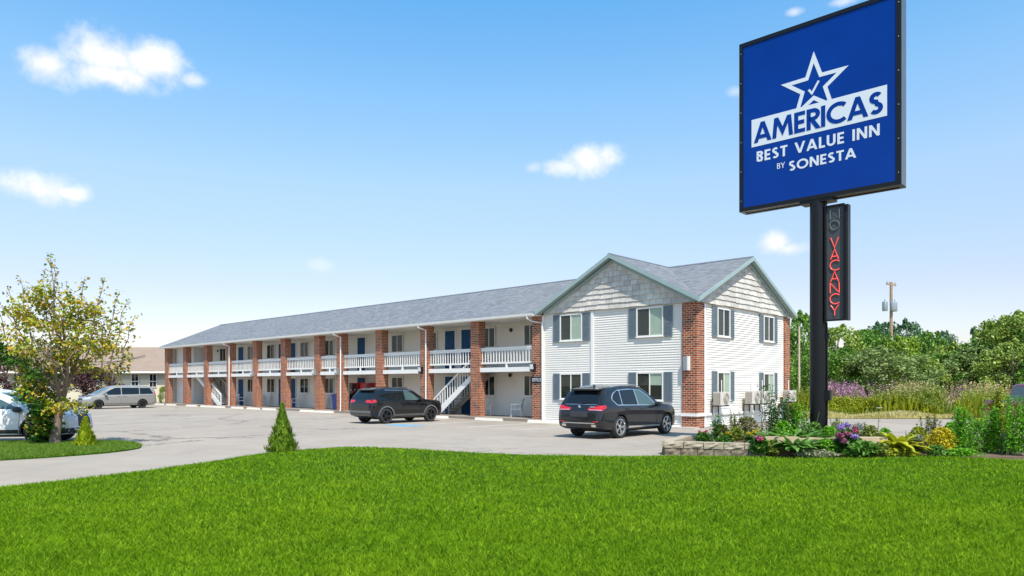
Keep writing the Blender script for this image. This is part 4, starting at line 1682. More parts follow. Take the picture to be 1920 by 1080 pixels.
bp = [('window_trim', 's', [(-1.80, 1.30), (-1.55, 1.085), (.92, 1.055), (.44, 1.42), (.08, 1.60), (-.6, 1.635), (-1.35, 1.60), (-1.66, 1.48)], M_CHROME, .004, True, .06),
      ('quarter_window', 's', [(-1.75, 1.30), (-1.53, 1.115), (-1.28, 1.11), (-1.25, 1.575), (-1.38, 1.575), (-1.62, 1.46)], M_CARGL, .008),
      ('rear_door_window', 's', [(-1.23, 1.11), (-.30, 1.095), (-.32, 1.61), (-.6, 1.61), (-1.20, 1.585)], M_CARGL, .008),
      ('front_door_window', 's', [(-.24, 1.095), (.84, 1.08), (.40, 1.41), (.06, 1.58), (-.26, 1.607)], M_CARGL2, .008),
      ('rear_window', 'r', [(-.66, 1.16), (.66, 1.16), (.56, 1.545), (-.56, 1.545)], M_CARGL, .006, False, .06),
      ('windshield', 'f', [(-.70, 1.19), (.70, 1.19), (.56, 1.60), (-.56, 1.60)], M_CARGL2, .006, False, .06),
      ('tail_light', 'r', [(.36, .935), (.90, .925), (.90, 1.10), (.70, 1.085), (.56, 1.03), (.36, 1.02)], M_RED, .008, True, .03),
      ('tail_light', 's', [(-2.46, .93), (-2.14, 1.02), (-2.16, 1.10), (-2.34, 1.11), (-2.46, 1.08)], M_RED, .008, True, .03),
      ('light_strip', 'r', [(.40, .945), (.86, .938), (.86, .955), (.40, .962)], M_LAMPW, .012, True, .004),
      ('tailgate_seam', 'r', strip(-.84, .615, .84, .615, .012), M_SEAM, .002, False, 0),
      ('tailgate_seam', 'r', strip(-.64, 1.125, .64, 1.125, .012), M_CHROME, .002, False, 0),
      ('plate_recess', 'r', [(-.36, .72), (.36, .72), (.34, .90), (-.34, .90)], M_CLAD, .003, False, .02),
      ('bumper_trim', 'r', [(-.80, .40), (.80, .40), (.80, .50), (-.80, .50)], M_CLAD, .006, False, .02),
      ('bumper_strip', 'r', [(-.66, .505), (.66, .505), (.66, .53), (-.66, .53)], M_CHROME, .008, False, .01),
      ('reflector', 'r', [(.58, .56), (.78, .56), (.78, .585), (.58, .585)], M_RED, .008, True, .006),
      ('exhaust', 'r', [(.52, .405), (.70, .405), (.70, .475), (.52, .475)], M_CHROME, .014, True, .03),
      ('sill_trim', 's', [(-.88, .33), (1.08, .33), (1.08, .375), (-.88, .39)], M_CHROME, .006, True, .01),
      ('door_seam', 's', strip(-.28, .36, -.28, 1.09), M_SEAM, .002, True, 0), ('door_seam', 's', strip(.80, .36, .86, 1.05), M_SEAM, .002, True, 0), ('door_seam', 's', strip(-1.0, .78, -1.22, 1.09), M_SEAM, .002, True, 0),
      ('door_handle', 's', [(-1.10, .955), (-.88, .952), (-.88, .982), (-1.10, .985)], PB_, .028, True, .012), ('door_handle', 's', [(-.14, .945), (.08, .942), (.08, .972), (-.14, .975)], PB_, .028, True, .012),
      ('headlight', 'f', [(.45, .80), (.84, .84), (.80, .93), (.48, .90)], M_LAMPW, .008, True, .03),
      ('grille', 'f', [(-.32, .66), (.32, .66), (.30, .90), (-.30, .90)], M_CLAD, .008, False, .05)]


def suv_extra(root, bvh):
    s_ = MB()
    s_.prism([(-1.78, -.60, 1.675), (-2.13, -.56, 1.628), (-2.13, .56, 1.628), (-1.78, .60, 1.675)], (0, 0, -.05))
    s_.build('roof_spoiler', PB_, root)
    f_ = MB()
    f_.prism([(-1.42, -.015, 1.70), (-1.62, -.03, 1.69), (-1.60, 0, 1.79)], (0, .03, 0))
    f_.build('antenna_fin', PB_, root)
    for sg in (-1, 1):
        r_ = MB()
        r_.tube([(-1.55, sg * .625, 1.685), (-1.3, sg * .63, 1.725), (-.3, sg * .635, 1.775), (.05, sg * .63, 1.745), (.22, sg * .625, 1.70)], .016, 8)
        r_.build('roof_rail', M_CHROME, root, smooth=50)
    w_ = MB()
    w_.tube([(-2.335, .05, 1.15), (-2.28, -.18, 1.19), (-2.26, -.36, 1.19)], .012, 6)
    w_.build('wiper', M_SEAM, root)
    # round badge in white and blue quarters
    bz, bx_ = 1.055, -2.375
    e = MB().lathe([(.047, .0), (.047, -.012)], 20, 'x', (bx_, 0, bz)).build('badge', M_CHROME, root)
    for k, m_ in enumerate((M_WHITE, M_BLUE, M_WHITE, M_BLUE)):
        mb = MB()
        a = [R(90 * k + 18 * j) for j in range(6)]
        mb.prism([(bx_ - .0125, 0, bz)] + [(bx_ - .0125, .036 * math.cos(t), bz + .036 * math.sin(t)) for t in a], (-.002, 0, 0))
        mb.build('badge_quarter', m_, e)
    t_ = MB()
    for j, yy in enumerate((-.46, -.52, -.59)):
        pbox(t_, (-2.378, yy, 1.05), (.02, .045, .035))
    t_.build('model_letters', M_CHROME, root)


vehicle('parked_suv', 'dark grey SUV with silver wheels parked by the corner of the white block', 'car', suv, (3.84, 25.14), TH, PB_, M_RIMS, bp, suv_extra)

# --- black compact SUV
jp = dict(top=[(-2.19, .55), (-2.175, .80), (-2.14, 1.00), (-2.07, 1.12), (-1.86, 1.42), (-1.78, 1.53), (-1.6, 1.585), (-.8, 1.63), (-.2, 1.635), (.12, 1.61), (.38, 1.53), (.92, 1.145), (1.04, 1.10), (1.85, 1.02), (2.08, .93), (2.17, .75), (2.195, .55)],
          bot=[(-2.19, .46), (-2.1, .36), (-1.8, .26), (1.7, .26), (2.0, .28), (2.195, .40)],
          wid=[(-2.19, .74), (-2.15, .83), (-2.05, .88), (-1.7, .905), (1.4, .905), (1.85, .88), (2.08, .78), (2.195, .60)],
          belt=[(-2.19, .54), (-2.05, 1.06), (-1.6, 1.09), (0, 1.03), (1.2, .97), (2.0, .88), (2.195, .53)],
          wr=.355, rr=.235, track=1.56, axles=(1.32, -1.32), spoke=(5, True, .04), mirror=(.60, .86, 1.07), gap=.05, arch=(M_CLADG, .055))
PJ = paint('black car paint', (0.004, 0.004, 0.0045), 0.0)
jpp = [('quarter_window', 's', [(-1.66, 1.30), (-1.30, 1.13), (-1.27, 1.47), (-1.50, 1.46)], M_CARGL, .006),
       ('rear_door_window', 's', [(-1.22, 1.10), (-.30, 1.07), (-.32, 1.50), (-1.18, 1.48)], M_CARGL, .006),
       ('front_door_window', 's', [(-.22, 1.07), (.68, 1.06), (.32, 1.34), (.02, 1.49), (-.24, 1.50)], M_CARGL2, .006),
       ('window_trim', 's', strip(-1.3, 1.535, .2, 1.52, .016), M_CHROME, .004, True, 0),
       ('rear_window', 'r', [(-.62, 1.14), (.62, 1.14), (.52, 1.47), (-.52, 1.47)], M_CARGL, .006, False, .06),
       ('windshield', 'f', [(-.64, 1.15), (.64, 1.15), (.52, 1.51), (-.52, 1.51)], M_CARGL2, .006, False, .06),
       ('tail_light', 'r', [(.42, .98), (.86, .95), (.86, 1.09), (.42, 1.08)], M_RED, .008, True, .03),
       ('tail_light', 's', [(-2.2, .96), (-1.88, .99), (-1.90, 1.10), (-2.12, 1.10), (-2.2, 1.06)], M_RED, .008, True, .03),
       ('bumper_cladding', 'r', [(-.80, .36), (.80, .36), (.80, .60), (-.80, .60)], M_CLADG, .006, False, .03),
       ('sill_cladding', 's', [(-.92, .28), (.92, .28), (.92, .42), (-.92, .42)], M_CLADG, .008, True, .02),
       ('plate_recess', 'r', [(-.30, .74), (.30, .74), (.30, .90), (-.30, .90)], M_CLAD, .003, False, .02),
       ('door_seam', 's', strip(-.27, .44, -.27, 1.06), M_SEAM, .002, True, 0), ('door_seam', 's', strip(.70, .5, .70, 1.03), M_SEAM, .002, True, 0), ('door_seam', 's', strip(-.95, .78, -1.20, 1.08), M_SEAM, .002, True, 0),
       ('door_handle', 's', [(-1.0, .95), (-.82, .95), (-.82, .98), (-1.0, .98)], PJ, .026, True, .012), ('door_handle', 's', [(-.16, .94), (.02, .94), (.02, .97), (-.16, .97)], PJ, .026, True, .012),
       ('headlight', 'f', [(.40, .84), (.78, .86), (.74, .94), (.42, .92)], M_LAMPW, .008, True, .03)]


def jp_extra(root, bvh):
    s_ = MB()
    s_.prism([(-1.62, -.56, 1.60), (-1.93, -.52, 1.555), (-1.93, .52, 1.555), (-1.62, .56, 1.60)], (0, 0, -.045))
    s_.build('roof_spoiler', PJ, root)
    for sg in (-1, 1):
        r_ = MB()
        r_.tube([(-1.5, sg * .58, 1.60), (-1.2, sg * .59, 1.64), (-.2, sg * .59, 1.67), (.12, sg * .585, 1.635)], .014, 8)
        r_.build('roof_rail', M_CLAD, root, smooth=50)


vehicle('parked_compact_suv', 'black compact SUV with dark wheels parked by the vending machines', 'car', jp, (-5.46, 33.98), TH, PJ, M_RIMD, jpp, jp_extra)

# --- silver minivan
vn = dict(top=[(-2.57, .60), (-2.55, .86), (-2.50, 1.10), (-2.40, 1.42), (-2.26, 1.62), (-2.0, 1.70), (-1.0, 1.745), (.0, 1.74), (.55, 1.67), (.85, 1.56), (1.72, 1.08), (1.85, 1.02), (2.3, .92), (2.5, .80), (2.57, .58)],
          bot=[(-2.57, .40), (-2.4, .28), (-2.0, .22), (2.1, .22), (2.4, .24), (2.57, .36)],
          wid=[(-2.57, .80), (-2.52, .90), (-2.3, .965), (-1.5, .99), (1.4, .99), (2.1, .94), (2.4, .82), (2.57, .62)],
          belt=[(-2.57, .56), (-2.4, 1.06), (-1.5, 1.07), (.5, 1.02), (1.7, .94), (2.3, .82), (2.57, .54)],
          wr=.335, rr=.225, track=1.68, axles=(1.60, -1.48), spoke=(5, True, .045), mirror=(1.10, .96, 1.06), gap=.05, tumble=.30)
PVN = paint('silver car paint', (0.27, 0.26, 0.24), 0.3)
vnp = [('rear_quarter_window', 's', [(-2.30, 1.10), (-1.30, 1.08), (-1.32, 1.56), (-2.05, 1.55)], M_CARGL, .006),
       ('sliding_door_window', 's', [(-1.24, 1.08), (-.02, 1.055), (-.03, 1.575), (-1.26, 1.565)], M_CARGL, .006),
       ('front_door_window', 's', [(.05, 1.055), (1.32, 1.03), (.86, 1.36), (.42, 1.565), (.04, 1.575)], M_CARGL, .006),
       ('windshield', 'f', [(-.72, 1.10), (.72, 1.10), (.60, 1.58), (-.60, 1.58)], M_CARGL2, .006, False, .06),
       ('rear_window', 'r', [(-.70, 1.14), (.70, 1.14), (.60, 1.56), (-.60, 1.56)], M_CARGL, .006, False, .06),
       ('tail_light', 's', [(-2.56, .92), (-2.42, .92), (-2.36, 1.22), (-2.44, 1.25), (-2.56, 1.10)], M_RED, .008, True, .02),
       ('tail_light', 'r', [(.70, .90), (.90, .90), (.88, 1.20), (.74, 1.20)], M_RED, .008, True, .02),
       ('headlight', 'f', [(.42, .70), (.86, .74), (.82, .86), (.46, .82)], M_LAMPW, .008, True, .03),
       ('headlight', 's', [(2.1, .76), (2.46, .70), (2.46, .80), (2.14, .88)], M_LAMPW, .008, True, .02),
       ('grille', 'f', [(-.38, .66), (.38, .66), (.36, .80), (-.36, .80)], M_CLAD, .006, False, .03),
       ('lower_intake', 'f', [(-.55, .36), (.55, .36), (.50, .50), (-.50, .50)], M_CLAD, .006, False, .03),
       ('sill_trim', 's', [(-1.05, .36), (1.15, .36), (1.15, .40), (-1.05, .40)], M_CLADG, .006, True, .01),
       ('slide_rail', 's', strip(-2.3, .965, -1.28, .985, .016), M_SEAM, .002, True, 0),
       ('door_seam', 's', strip(.02, .34, .02, 1.05), M_SEAM, .002, True, 0), ('door_seam', 's', strip(-1.28, .70, -1.28, 1.07), M_SEAM, .002, True, 0), ('door_seam', 's', strip(1.16, .6, 1.16, 1.0), M_SEAM, .002, True, 0),
       ('door_handle', 's', [(.10, .92), (.30, .92), (.30, .95), (.10, .95)], PVN, .026, True, .012), ('door_handle', 's', [(-.30, .93), (-.10, .93), (-.10, .96), (-.30, .96)], PVN, .026, True, .012)]
va = math.atan2(-0.74, -0.67)
vf, vr_ = np.array((-30.6, 52.7)), np.array((-28.55, 54.95))
vc = (vf + vr_) / 2
vdir = (vf - vr_) / np.hypot(*(vf - vr_))
vehicle('parked_minivan', 'silver minivan parked before the beige neighbouring building', 'car', vn, tuple(vc + np.array((vdir[1], -vdir[0])) * 0.84 + vdir * 0.0), math.atan2(vdir[1], vdir[0]), PVN, M_RIMD, vnp)

# --- white crossover cut by the left frame edge
wx = dict(top=[(-2.42, .60), (-2.40, .85), (-2.34, 1.02), (-2.2, 1.18), (-1.85, 1.48), (-1.7, 1.56), (-1.3, 1.60), (-.4, 1.64), (.0, 1.61), (.45, 1.48), (1.24, 1.10), (1.38, 1.055), (2.0, .98), (2.26, .90), (2.40, .74), (2.425, .56)],
          bot=[(-2.42, .44), (-2.3, .30), (-2.0, .24), (1.9, .24), (2.25, .26), (2.425, .38)],
          wid=[(-2.42, .74), (-2.36, .86), (-2.2, .92), (-1.4, .945), (1.4, .945), (2.0, .91), (2.28, .80), (2.425, .60)],
          belt=[(-2.42, .58), (-2.2, 1.06), (-1.5, 1.08), (0, 1.02), (1.3, .96), (2.2, .86), (2.425, .54)],
          wr=.37, rr=.255, track=1.62, axles=(1.46, -1.38), spoke=(5, True, .04), mirror=(.98, .90, 1.03), gap=.05, arch=(M_CLAD, .05), mirmat=M_CLAD)
PWX = paint('white car paint', (0.70, 0.70, 0.69), 0.05)
wxp = [('rear_door_window', 's', [(-1.5, 1.11), (-.30, 1.06), (-.32, 1.51), (-1.18, 1.48)], M_CARGL, .006),
       ('front_door_window', 's', [(-.22, 1.06), (1.02, 1.035), (.52, 1.29), (.05, 1.49), (-.24, 1.51)], M_CARGL2, .006),
       ('windshield', 'f', [(-.68, 1.15), (.68, 1.15), (.55, 1.53), (-.55, 1.53)], M_CARGL2, .006, False, .06),
       ('rear_window', 'r', [(-.64, 1.18), (.64, 1.18), (.54, 1.50), (-.54, 1.50)], M_CARGL, .006, False, .06),
       ('sill_cladding', 's', [(-.90, .27), (.98, .27), (.98, .43), (-.90, .43)], M_CLAD, .008, True, .02),
       ('bumper_cladding', 'f', [(-.74, .30), (.74, .30), (.74, .46), (-.74, .46)], M_CLAD, .008, False, .03),
       ('bumper_cladding', 's', [(1.95, .27), (2.40, .34), (2.40, .46), (1.95, .44)], M_CLAD, .008, True, .02),
       ('grille', 'f', [(-.42, .50), (.42, .50), (.36, .86), (-.36, .86)], M_CLAD, .008, False, .05),
       ('headlight', 'f', [(.44, .74), (.78, .78), (.76, .88), (.48, .84)], M_LAMPW, .008, True, .03),
       ('headlight', 's', [(1.98, .86), (2.34, .78), (2.34, .86), (2.02, .93)], M_LAMPW, .008, True, .02),
       ('tail_light', 's', [(-2.36, .98), (-2.0, 1.02), (-2.02, 1.10), (-2.36, 1.10)], M_RED, .008, True, .02),
       ('door_seam', 's', strip(-.27, .45, -.27, 1.05), M_SEAM, .002, True, 0), ('door_seam', 's', strip(.98, .45, 1.04, 1.02), M_SEAM, .002, True, 0)]
vehicle('parked_crossover', 'white crossover with black mirrors at the left picture edge behind the tree', 'car', wx, (-15.80, 21.95), R(8), PWX, M_RIMD, wxp)

# --- red pickup at the right edge
pk = dict(top=[(-2.9, .70), (-2.88, 1.0), (-2.6, 1.12), (-1.05, 1.13), (-1.0, 1.20), (-.96, 1.72), (-.8, 1.82), (.2, 1.84), (.45, 1.78), (1.15, 1.24), (1.3, 1.18), (2.2, 1.10), (2.6, 1.02), (2.84, .90), (2.9, .60)],
          bot=[(-2.9, .50), (-2.6, .42), (2.6, .40), (2.9, .46)],
          wid=[(-2.9, .93), (-2.8, .97), (2.3, .98), (2.7, .92), (2.9, .78)],
          belt=[(-2.9, .66), (-2.6, 1.06), (-.9, 1.12), (.5, 1.14), (1.2, 1.10), (2.6, .92), (2.9, .56)],
          wr=.39, rr=.235, track=1.70, axles=(1.75, -1.75), spoke=(6, False, .06), mirror=(.95, 1.0, 1.26), gap=.06, mirmat=M_CHROME, tumble=.24)
PPK = paint('dark red car paint', (0.20, 0.008, 0.012))
pkp = [('door_window', 's', [(-.85, 1.18), (.98, 1.17), (.62, 1.48), (.30, 1.68), (-.80, 1.70)], M_CARGL2, .006),
       ('windshield', 'f', [(-.74, 1.26), (.74, 1.26), (.64, 1.74), (-.64, 1.74)], M_CARGL2, .006, False, .06),
       ('grille', 'f', [(-.5, .66), (.5, .66), (.5, .90), (-.5, .90)], M_CHROME, .008, False, .04),
       ('headlight', 'f', [(.54, .70), (.86, .72), (.86, .92), (.54, .92)], M_LAMPW, .008, True, .03),
       ('bumper', 'f', [(-.85, .48), (.85, .48), (.85, .62), (-.85, .62)], M_CHROME, .03, False, .03)]
vehicle('pickup_truck', 'dark red pickup truck at the right picture edge behind the green plants', 'pickup', pk, (21.75, 28.9), R(-95), PPK, M_RIMS, pkp)

# ------------------------------------------------------------------ small things along the walkway
M_PLASW = plain('white resin plastic', (0.74, 0.73, 0.70), 0.4, 0.06, 6)


def chair(u, v, rot, label):
    c = empty('patio_chair', UV(u, v, 0.12), RZ + rot, label, 'chair', 'white plastic chairs on the walkway')
    s_ = MB()
    for k in range(7):
        s_.box((-.24 + k * .07, -.24, .40), (-.24 + k * .07 + .058, .22, .425))
    s_.box((-.25, -.25, .375), (.25, .23, .399))
    s_.build('seat', M_PLASW, c)
    b_ = MB()
    for k in range(6):
        x = -.21 + k * .074
        b_.prism([(x, .20, .42), (x + .05, .20, .42), (x + .05, .32, .86), (x, .32, .86)], (0, .02, 0))
    b_.prism([(-.24, .315, .84), (.24, .315, .84), (.23, .335, .92), (-.23, .335, .92)], (0, .025, 0))
    b_.build('backrest', M_PLASW, c)
    for x, y in ((-.26, -.24), (.26, -.24), (-.25, .27), (.25, .27)):
        MB().tube([(x * 1.03, y * 1.06, 0), (x, y * .95, .42), (x, y * .9, .64)], .022, 6).build('leg', M_PLASW, c)
    for sg in (-1, 1):
        MB().tube([(sg * .26, -.27, .63), (sg * .265, 0, .66), (sg * .25, .28, .64)], .028, 6).build('armrest', M_PLASW, c)


chair(42.0, 0.95, 0.4, 'white plastic chair by the blue door right of the stairs at the far end')
chair(41.2, 1.1, -0.3, 'white plastic chair half behind the fifth pillar from the left')
chair(38.6, 1.2, 0.5, 'white plastic chair left of the pair between the fifth and sixth pillars')
chair(37.75, 1.2, -0.5, 'white plastic chair right of the pair between the fifth and sixth pillars')
chair(33.0, 1.2, -0.6, 'white plastic chair alone between the sixth and seventh pillars')
chair(29.6, 1.2, -0.5, 'white plastic chair alone between the seventh and eighth pillars')
chair(13.05, 0.95, 0.9, 'white plastic chair just right of the eleventh pillar by the stairs')
chair(10.9, 1.15, -1.1, 'white plastic chair left of the pillar with the office sign')


def vending(u0, u1, label, swirl):
    v = empty('vending_machine', UV((u0 + u1) / 2, 0.85, 0.12), RZ, label, 'vending machine', 'red drink machines')
    w = abs(u0 - u1)
    MRED = plain('red machine panel', (0.30, 0.012, 0.018), 0.3, 0.1, 2)
    MB().box((-w / 2, 0, 0.03), (w / 2, 0.75, 1.80)).build('cabinet', MRED, v)
    MB().box((-w / 2 + 0.03, -0.02, 0.10), (w / 2 - 0.22, -0.001, 1.74)).build('front_panel', MRED if swirl else plain('dark machine window', (0.05, 0.01, 0.012), 0.1, 0.1), v)
    MB().box((w / 2 - 0.20, -0.02, 0.70), (w / 2 - 0.03, -0.001, 1.70)).build('coin_panel', M_BLACKM, v)
    sw = MB()
    for k in range(12):
        t0, t1 = k / 12, (k + 1) / 12
        f = lambda t: (-w / 2 + 0.08 + t * (w - 0.34), 1.25 + 0.10 * math.sin(t * 7) + 0.12 * t)
        for x0, z0, x1, z1 in ((*f(t0), *f(t1)),):
            sw.prism([(x0, -0.021, z0 - 0.05), (x1, -0.021, z1 - 0.05), (x1, -0.021, z1 + 0.05 * math.cos(t1 * 5)), (x0, -0.021, z0 + 0.05 * math.cos(t0 * 5))], (0, -0.004, 0))
    sw.build('white_script', M_WHITE, v)


vending(25.6, 24.65, 'dark red vending machine, left of the two beside the black SUV', False)
vending(24.4, 23.45, 'bright red vending machine, right of the two beside the black SUV', True)
bn = empty('recycling_bin', UV(26.35, 0.55, 0.12), RZ, 'tall dark blue plastic bin left of the red vending machines', 'bin')
MBL = plain('blue bin plastic', (0.012, 0.03, 0.16), 0.45, 0.1)
b_ = MB()
b_.v = [(-.26, -.28, .03), (.26, -.28, .03), (.26, .28, .03), (-.26, .28, .03), (-.33, -.36, 1.0), (.33, -.36, 1.0), (.33, .36, 1.0), (-.33, .36, 1.0)]
b_.f = [(0, 3, 2, 1), (0, 1, 5, 4), (1, 2, 6, 5), (2, 3, 7, 6), (3, 0, 4, 7), (4, 5, 6, 7)]
b_.build('body', MBL, bn)
MB().prism([(-.36, -.40, 1.0), (.36, -.40, 1.0), (.36, .38, 1.04), (-.36, .38, 1.04)], (0, 0, .05)).build('lid', MBL, bn)
MB().lathe([(.09, -.35), (.09, .35)], 16, 'x', (0, .26, .09)).build('wheels', M_TYRE, bn)

stop = MB().prism([(-.92, -.09, 0), (-.92, .09, 0), (-.92, .055, .125), (-.92, -.055, .125)], (1.84, 0, 0)).mesh('wheel_stop')
stop_spots = [(52.7, 'in front of the first brick pillar from the left'), (50.2, 'just left of the second pillar from the left'), (46.0, 'in front of the third pillar by the far stairs'), (43.2, 'between the third and fourth pillars'), (41.0, 'below the downspout of the fourth pillar'), (37.9, 'left of the fifth pillar'), (35.4, 'right of the fifth pillar'), (33.1, 'behind the tip of the middle conifer'), (28.0, 'in front of the seventh pillar'), (26.0, 'below the downspout of the eighth pillar'), (18.3, 'in front of the black compact SUV'), (15.2, 'at the foot of the near stairs'), (11.2, 'in front of the two rightmost ground floor windows of the wing'), (7.6, 'in front of the left end of the white block')]
for u, lb in stop_spots:
    tag(link('wheel_stop', stop, M_STOP, None, UV(u - 0.3, -0.95, 0.0), RZ + random.uniform(-.03, .03)), 'pale concrete wheel stop ' + lb, 'wheel stop', 'wheel stops along the walkway')
# bay lines and the blue access mark
lm = MB()
for u in [4.6 + 2.9 * k for k in range(17)]:
    p0, p1 = UV(u, -1.3), UV(u, -5.6)
    t = D1 * 0.05
    lm.v += [tuple(p0 + t + Vector((0, 0, .004))), tuple(p0 - t + Vector((0, 0, .004))), tuple(p1 - t + Vector((0, 0, .004))), tuple(p1 + t + Vector((0, 0, .004)))]
    i = len(lm.v)
    lm.f.append((i - 4, i - 3, i - 2, i - 1))
tag(lm.build('parking_lines', M_LINE), kind='structure')
hm = MB()
c_ = G(757, 797.5)
ct = Vector((c_[0], c_[1], .004))
hm.v = [tuple(ct + D1 * a * 1.0 + D2 * b * 0.55) for a, b in ((-1, -1), (1, -1), (1, 1), (-1, 1))]
hm.f = [(0, 1, 2, 3)]
hb = tag(hm.build('access_marking', plain('worn blue road paint', (0.16, 0.30, 0.42), 0.8, 0.4, 4)), kind='structure')

# ------------------------------------------------------------------ neighbouring building on the left
M_BEIGE = plain('beige stucco', (0.60, 0.53, 0.41), 0.85, 0.08, 1)
M_BEIGE2 = plain('grey green upper siding', (0.36, 0.36, 0.31), 0.8, 0.1, 1)
M_BROWN = plain('brown asphalt shingle', (0.27, 0.195, 0.145), 0.9, 0.22, 1.2, bstr=0.5, bscale=10)
nb = empty('neighbour_building', (-34, 72, 0), R(-2), 'low beige building with a broad brown shingle roof behind the minivan', 'building')
MB().box((-24, 0, 0), (9.5, 12, 2.35)).build('wall', M_BEIGE, nb)
MB().box((-24.02, -0.04, 2.352), (9.52, 12, 3.05)).build('upper_wall', M_BEIGE2, nb)
MB().prism([(-24.6, -0.7, 3.02), (10.1, -0.7, 3.02), (10.1, 7.0, 5.85), (-24.6, 7.0, 5.85)], (0, 0, 0.16)).build('roof', M_BROWN, nb)
MB().prism([(-24.6, 7.01, 5.85), (10.1, 7.01, 5.85), (10.1, 14.6, 3.02), (-24.6, 14.6, 3.02)], (0, 0, 0.16)).build('roof', M_BROWN, nb)
MB().box((-24.6, -0.74, 2.98), (10.1, -0.702, 3.16)).build('fascia_board', M_WHITE, nb)
MB().lathe([(0.09, 0), (0.09, 0.7)], 10, 'z', (1.6, 3.0, 4.2)).build('vent_pipe', M_WHITE, nb)
for x in (-4.2, -2.35, -9.5, -13.0, -16.5, 3.0, 6.2):
    f = MB()
    f.box((x - .38, -.10, 1.55), (x + .38, -.041, 2.95))
    w_ = f.build('window', M_WHITE, nb)
    for k in (0, 1):
        for q0, q1 in ((1.62, 2.12), (2.2, 2.88)):
            MB().box((x - .33 + k * .35, -.108, q0), (x - .02 + k * .35, -.101, q1)).build('pane', M_CARGL, w_)

wire = MB()
for k, (z0, z1) in enumerate(((4.9, 4.2), (4.2, 4.35))):
    a, b = Vector((-44, 66, z0)), Vector((-31.2, 60.5, z1))
    wire.v, wire.f = [], []
    wire.tube([a.lerp(b, t / 12) - Vector((0, 0, 0.7 * 4 * t / 12 * (1 - t / 12))) for t in range(13)], 0.022, 5)
    tag(wire.build('overhead_cable', M_BLACKM), 'thin sagging black cable before the brown roof, %s of the two' % ('steeper' if k == 0 else 'flatter'), 'cable', 'overhead cables')

# ------------------------------------------------------------------ vegetation tools
def unit3(n):
    v = rng.normal(size=(n, 3))
    return v / np.linalg.norm(v, axis=1)[:, None]


def leafquads(C, ln, wd, up=0.35):
    """diamond leaves, (N,4,3)"""
    C = np.asarray(C, float)
    N = len(C)
    nr = unit3(N)
    nr[:, 2] = np.abs(nr[:, 2]) + up
    nr /= np.linalg.norm(nr, axis=1)[:, None]
    a = np.cross(nr, unit3(N))
    a /= np.linalg.norm(a, axis=1)[:, None] + 1e-9
    b = np.cross(nr, a)
    s = (0.6 + 0.8 * rng.random(N))[:, None]
    fold = nr * (0.18 * ln * s)
    V = np.stack([C - a * ln * s / 2, C + b * wd * s / 2 + fold, C + a * ln * s / 2, C - b * wd * s / 2 + fold], 1)
    return V


def clusters(cen, rad, per):
    cen = np.asarray(cen)
    out = []
    for c, r in zip(cen, rad):
        d = unit3(per) * (rng.random(per) ** 0.45)[:, None] * r
        d[:, 2] *= 0.8
        out.append(c + d)
    return np.concatenate(out)


def grow(mb, p, d, L, r, depth, tips, spread=0.55, up=0.25, kids=3, segs=4):
    p, d = Vector(p), Vector(d).normalized()
    path, rs = [p.copy()], [r]
    for k in range(segs):
        d = (d + Vector(rng.normal(size=3) * 0.13) + Vector((0, 0, up * 0.3))).normalized()
        p = p + d * L / segs
        path.append(p.copy())
        rs.append(r * (1 - 0.55 * (k + 1) / segs))
        if depth <= 1:
            tips.append((tuple(p), depth))
    mb.tube(path, rs, 6 if depth < 2 else 8)
    if depth > 0:
        for k in range(kids):
            t = 0.45 + 0.55 * (k + 0.5) / kids
            q = path[min(segs, max(1, int(round(t * segs))))]
            ax = Vector(unit3(1)[0])
            nd = (d + (ax - d * ax.dot(d)).normalized() * spread * (0.8 + 0.5 * random.random()) + Vector((0, 0, up * 0.4))).normalized()
            grow(mb, q, nd, L * random.uniform(0.55, 0.8), rs[-1] * 0.85, depth - 1, tips, spread, up, kids, segs)


M_BARK = plain('grey brown bark', (0.20, 0.145, 0.105), 0.95, 0.4, 9, bstr=0.9, bscale=22)
L_AUT = leafmat('turning leaves', [(0.09, 0.19, 0.012), (0.16, 0.28, 0.015), (0.30, 0.36, 0.02), (0.46, 0.40, 0.03), (0.52, 0.33, 0.03), (0.30, 0.17, 0.05)], 0.35)
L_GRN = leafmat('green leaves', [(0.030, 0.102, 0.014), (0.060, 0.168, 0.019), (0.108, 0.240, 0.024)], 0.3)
L_ORG = leafmat('orange leaves', [(0.22, 0.16, 0.02), (0.34, 0.20, 0.03), (0.36, 0.15, 0.03), (0.16, 0.17, 0.02)], 0.3)
L_PUR = leafmat('plum leaves', [(0.030, 0.012, 0.018), (0.06, 0.022, 0.03), (0.11, 0.05, 0.05), (0.14, 0.09, 0.07)], 0.25)
L_T1 = leafmat('deep green crown', [(0.043, 0.120, 0.024), (0.088, 0.214, 0.031), (0.165, 0.320, 0.043), (0.253, 0.388, 0.068)], 0.3)
L_T2 = leafmat('olive green crown', [(0.088, 0.166, 0.027), (0.176, 0.282, 0.039), (0.293, 0.390, 0.069), (0.448, 0.507, 0.137)], 0.3)
L_T3 = leafmat('silver green crown', [(0.09, 0.145, 0.045), (0.16, 0.235, 0.065), (0.24, 0.32, 0.095), (0.34, 0.40, 0.15)], 0.3)
L_T4 = leafmat('blue green crown', [(0.043, 0.121, 0.058), (0.088, 0.186, 0.088), (0.156, 0.273, 0.117)], 0.25)
L_T5 = leafmat('yellow green crown', [(0.122, 0.227, 0.021), (0.245, 0.385, 0.035), (0.385, 0.490, 0.053)], 0.3)

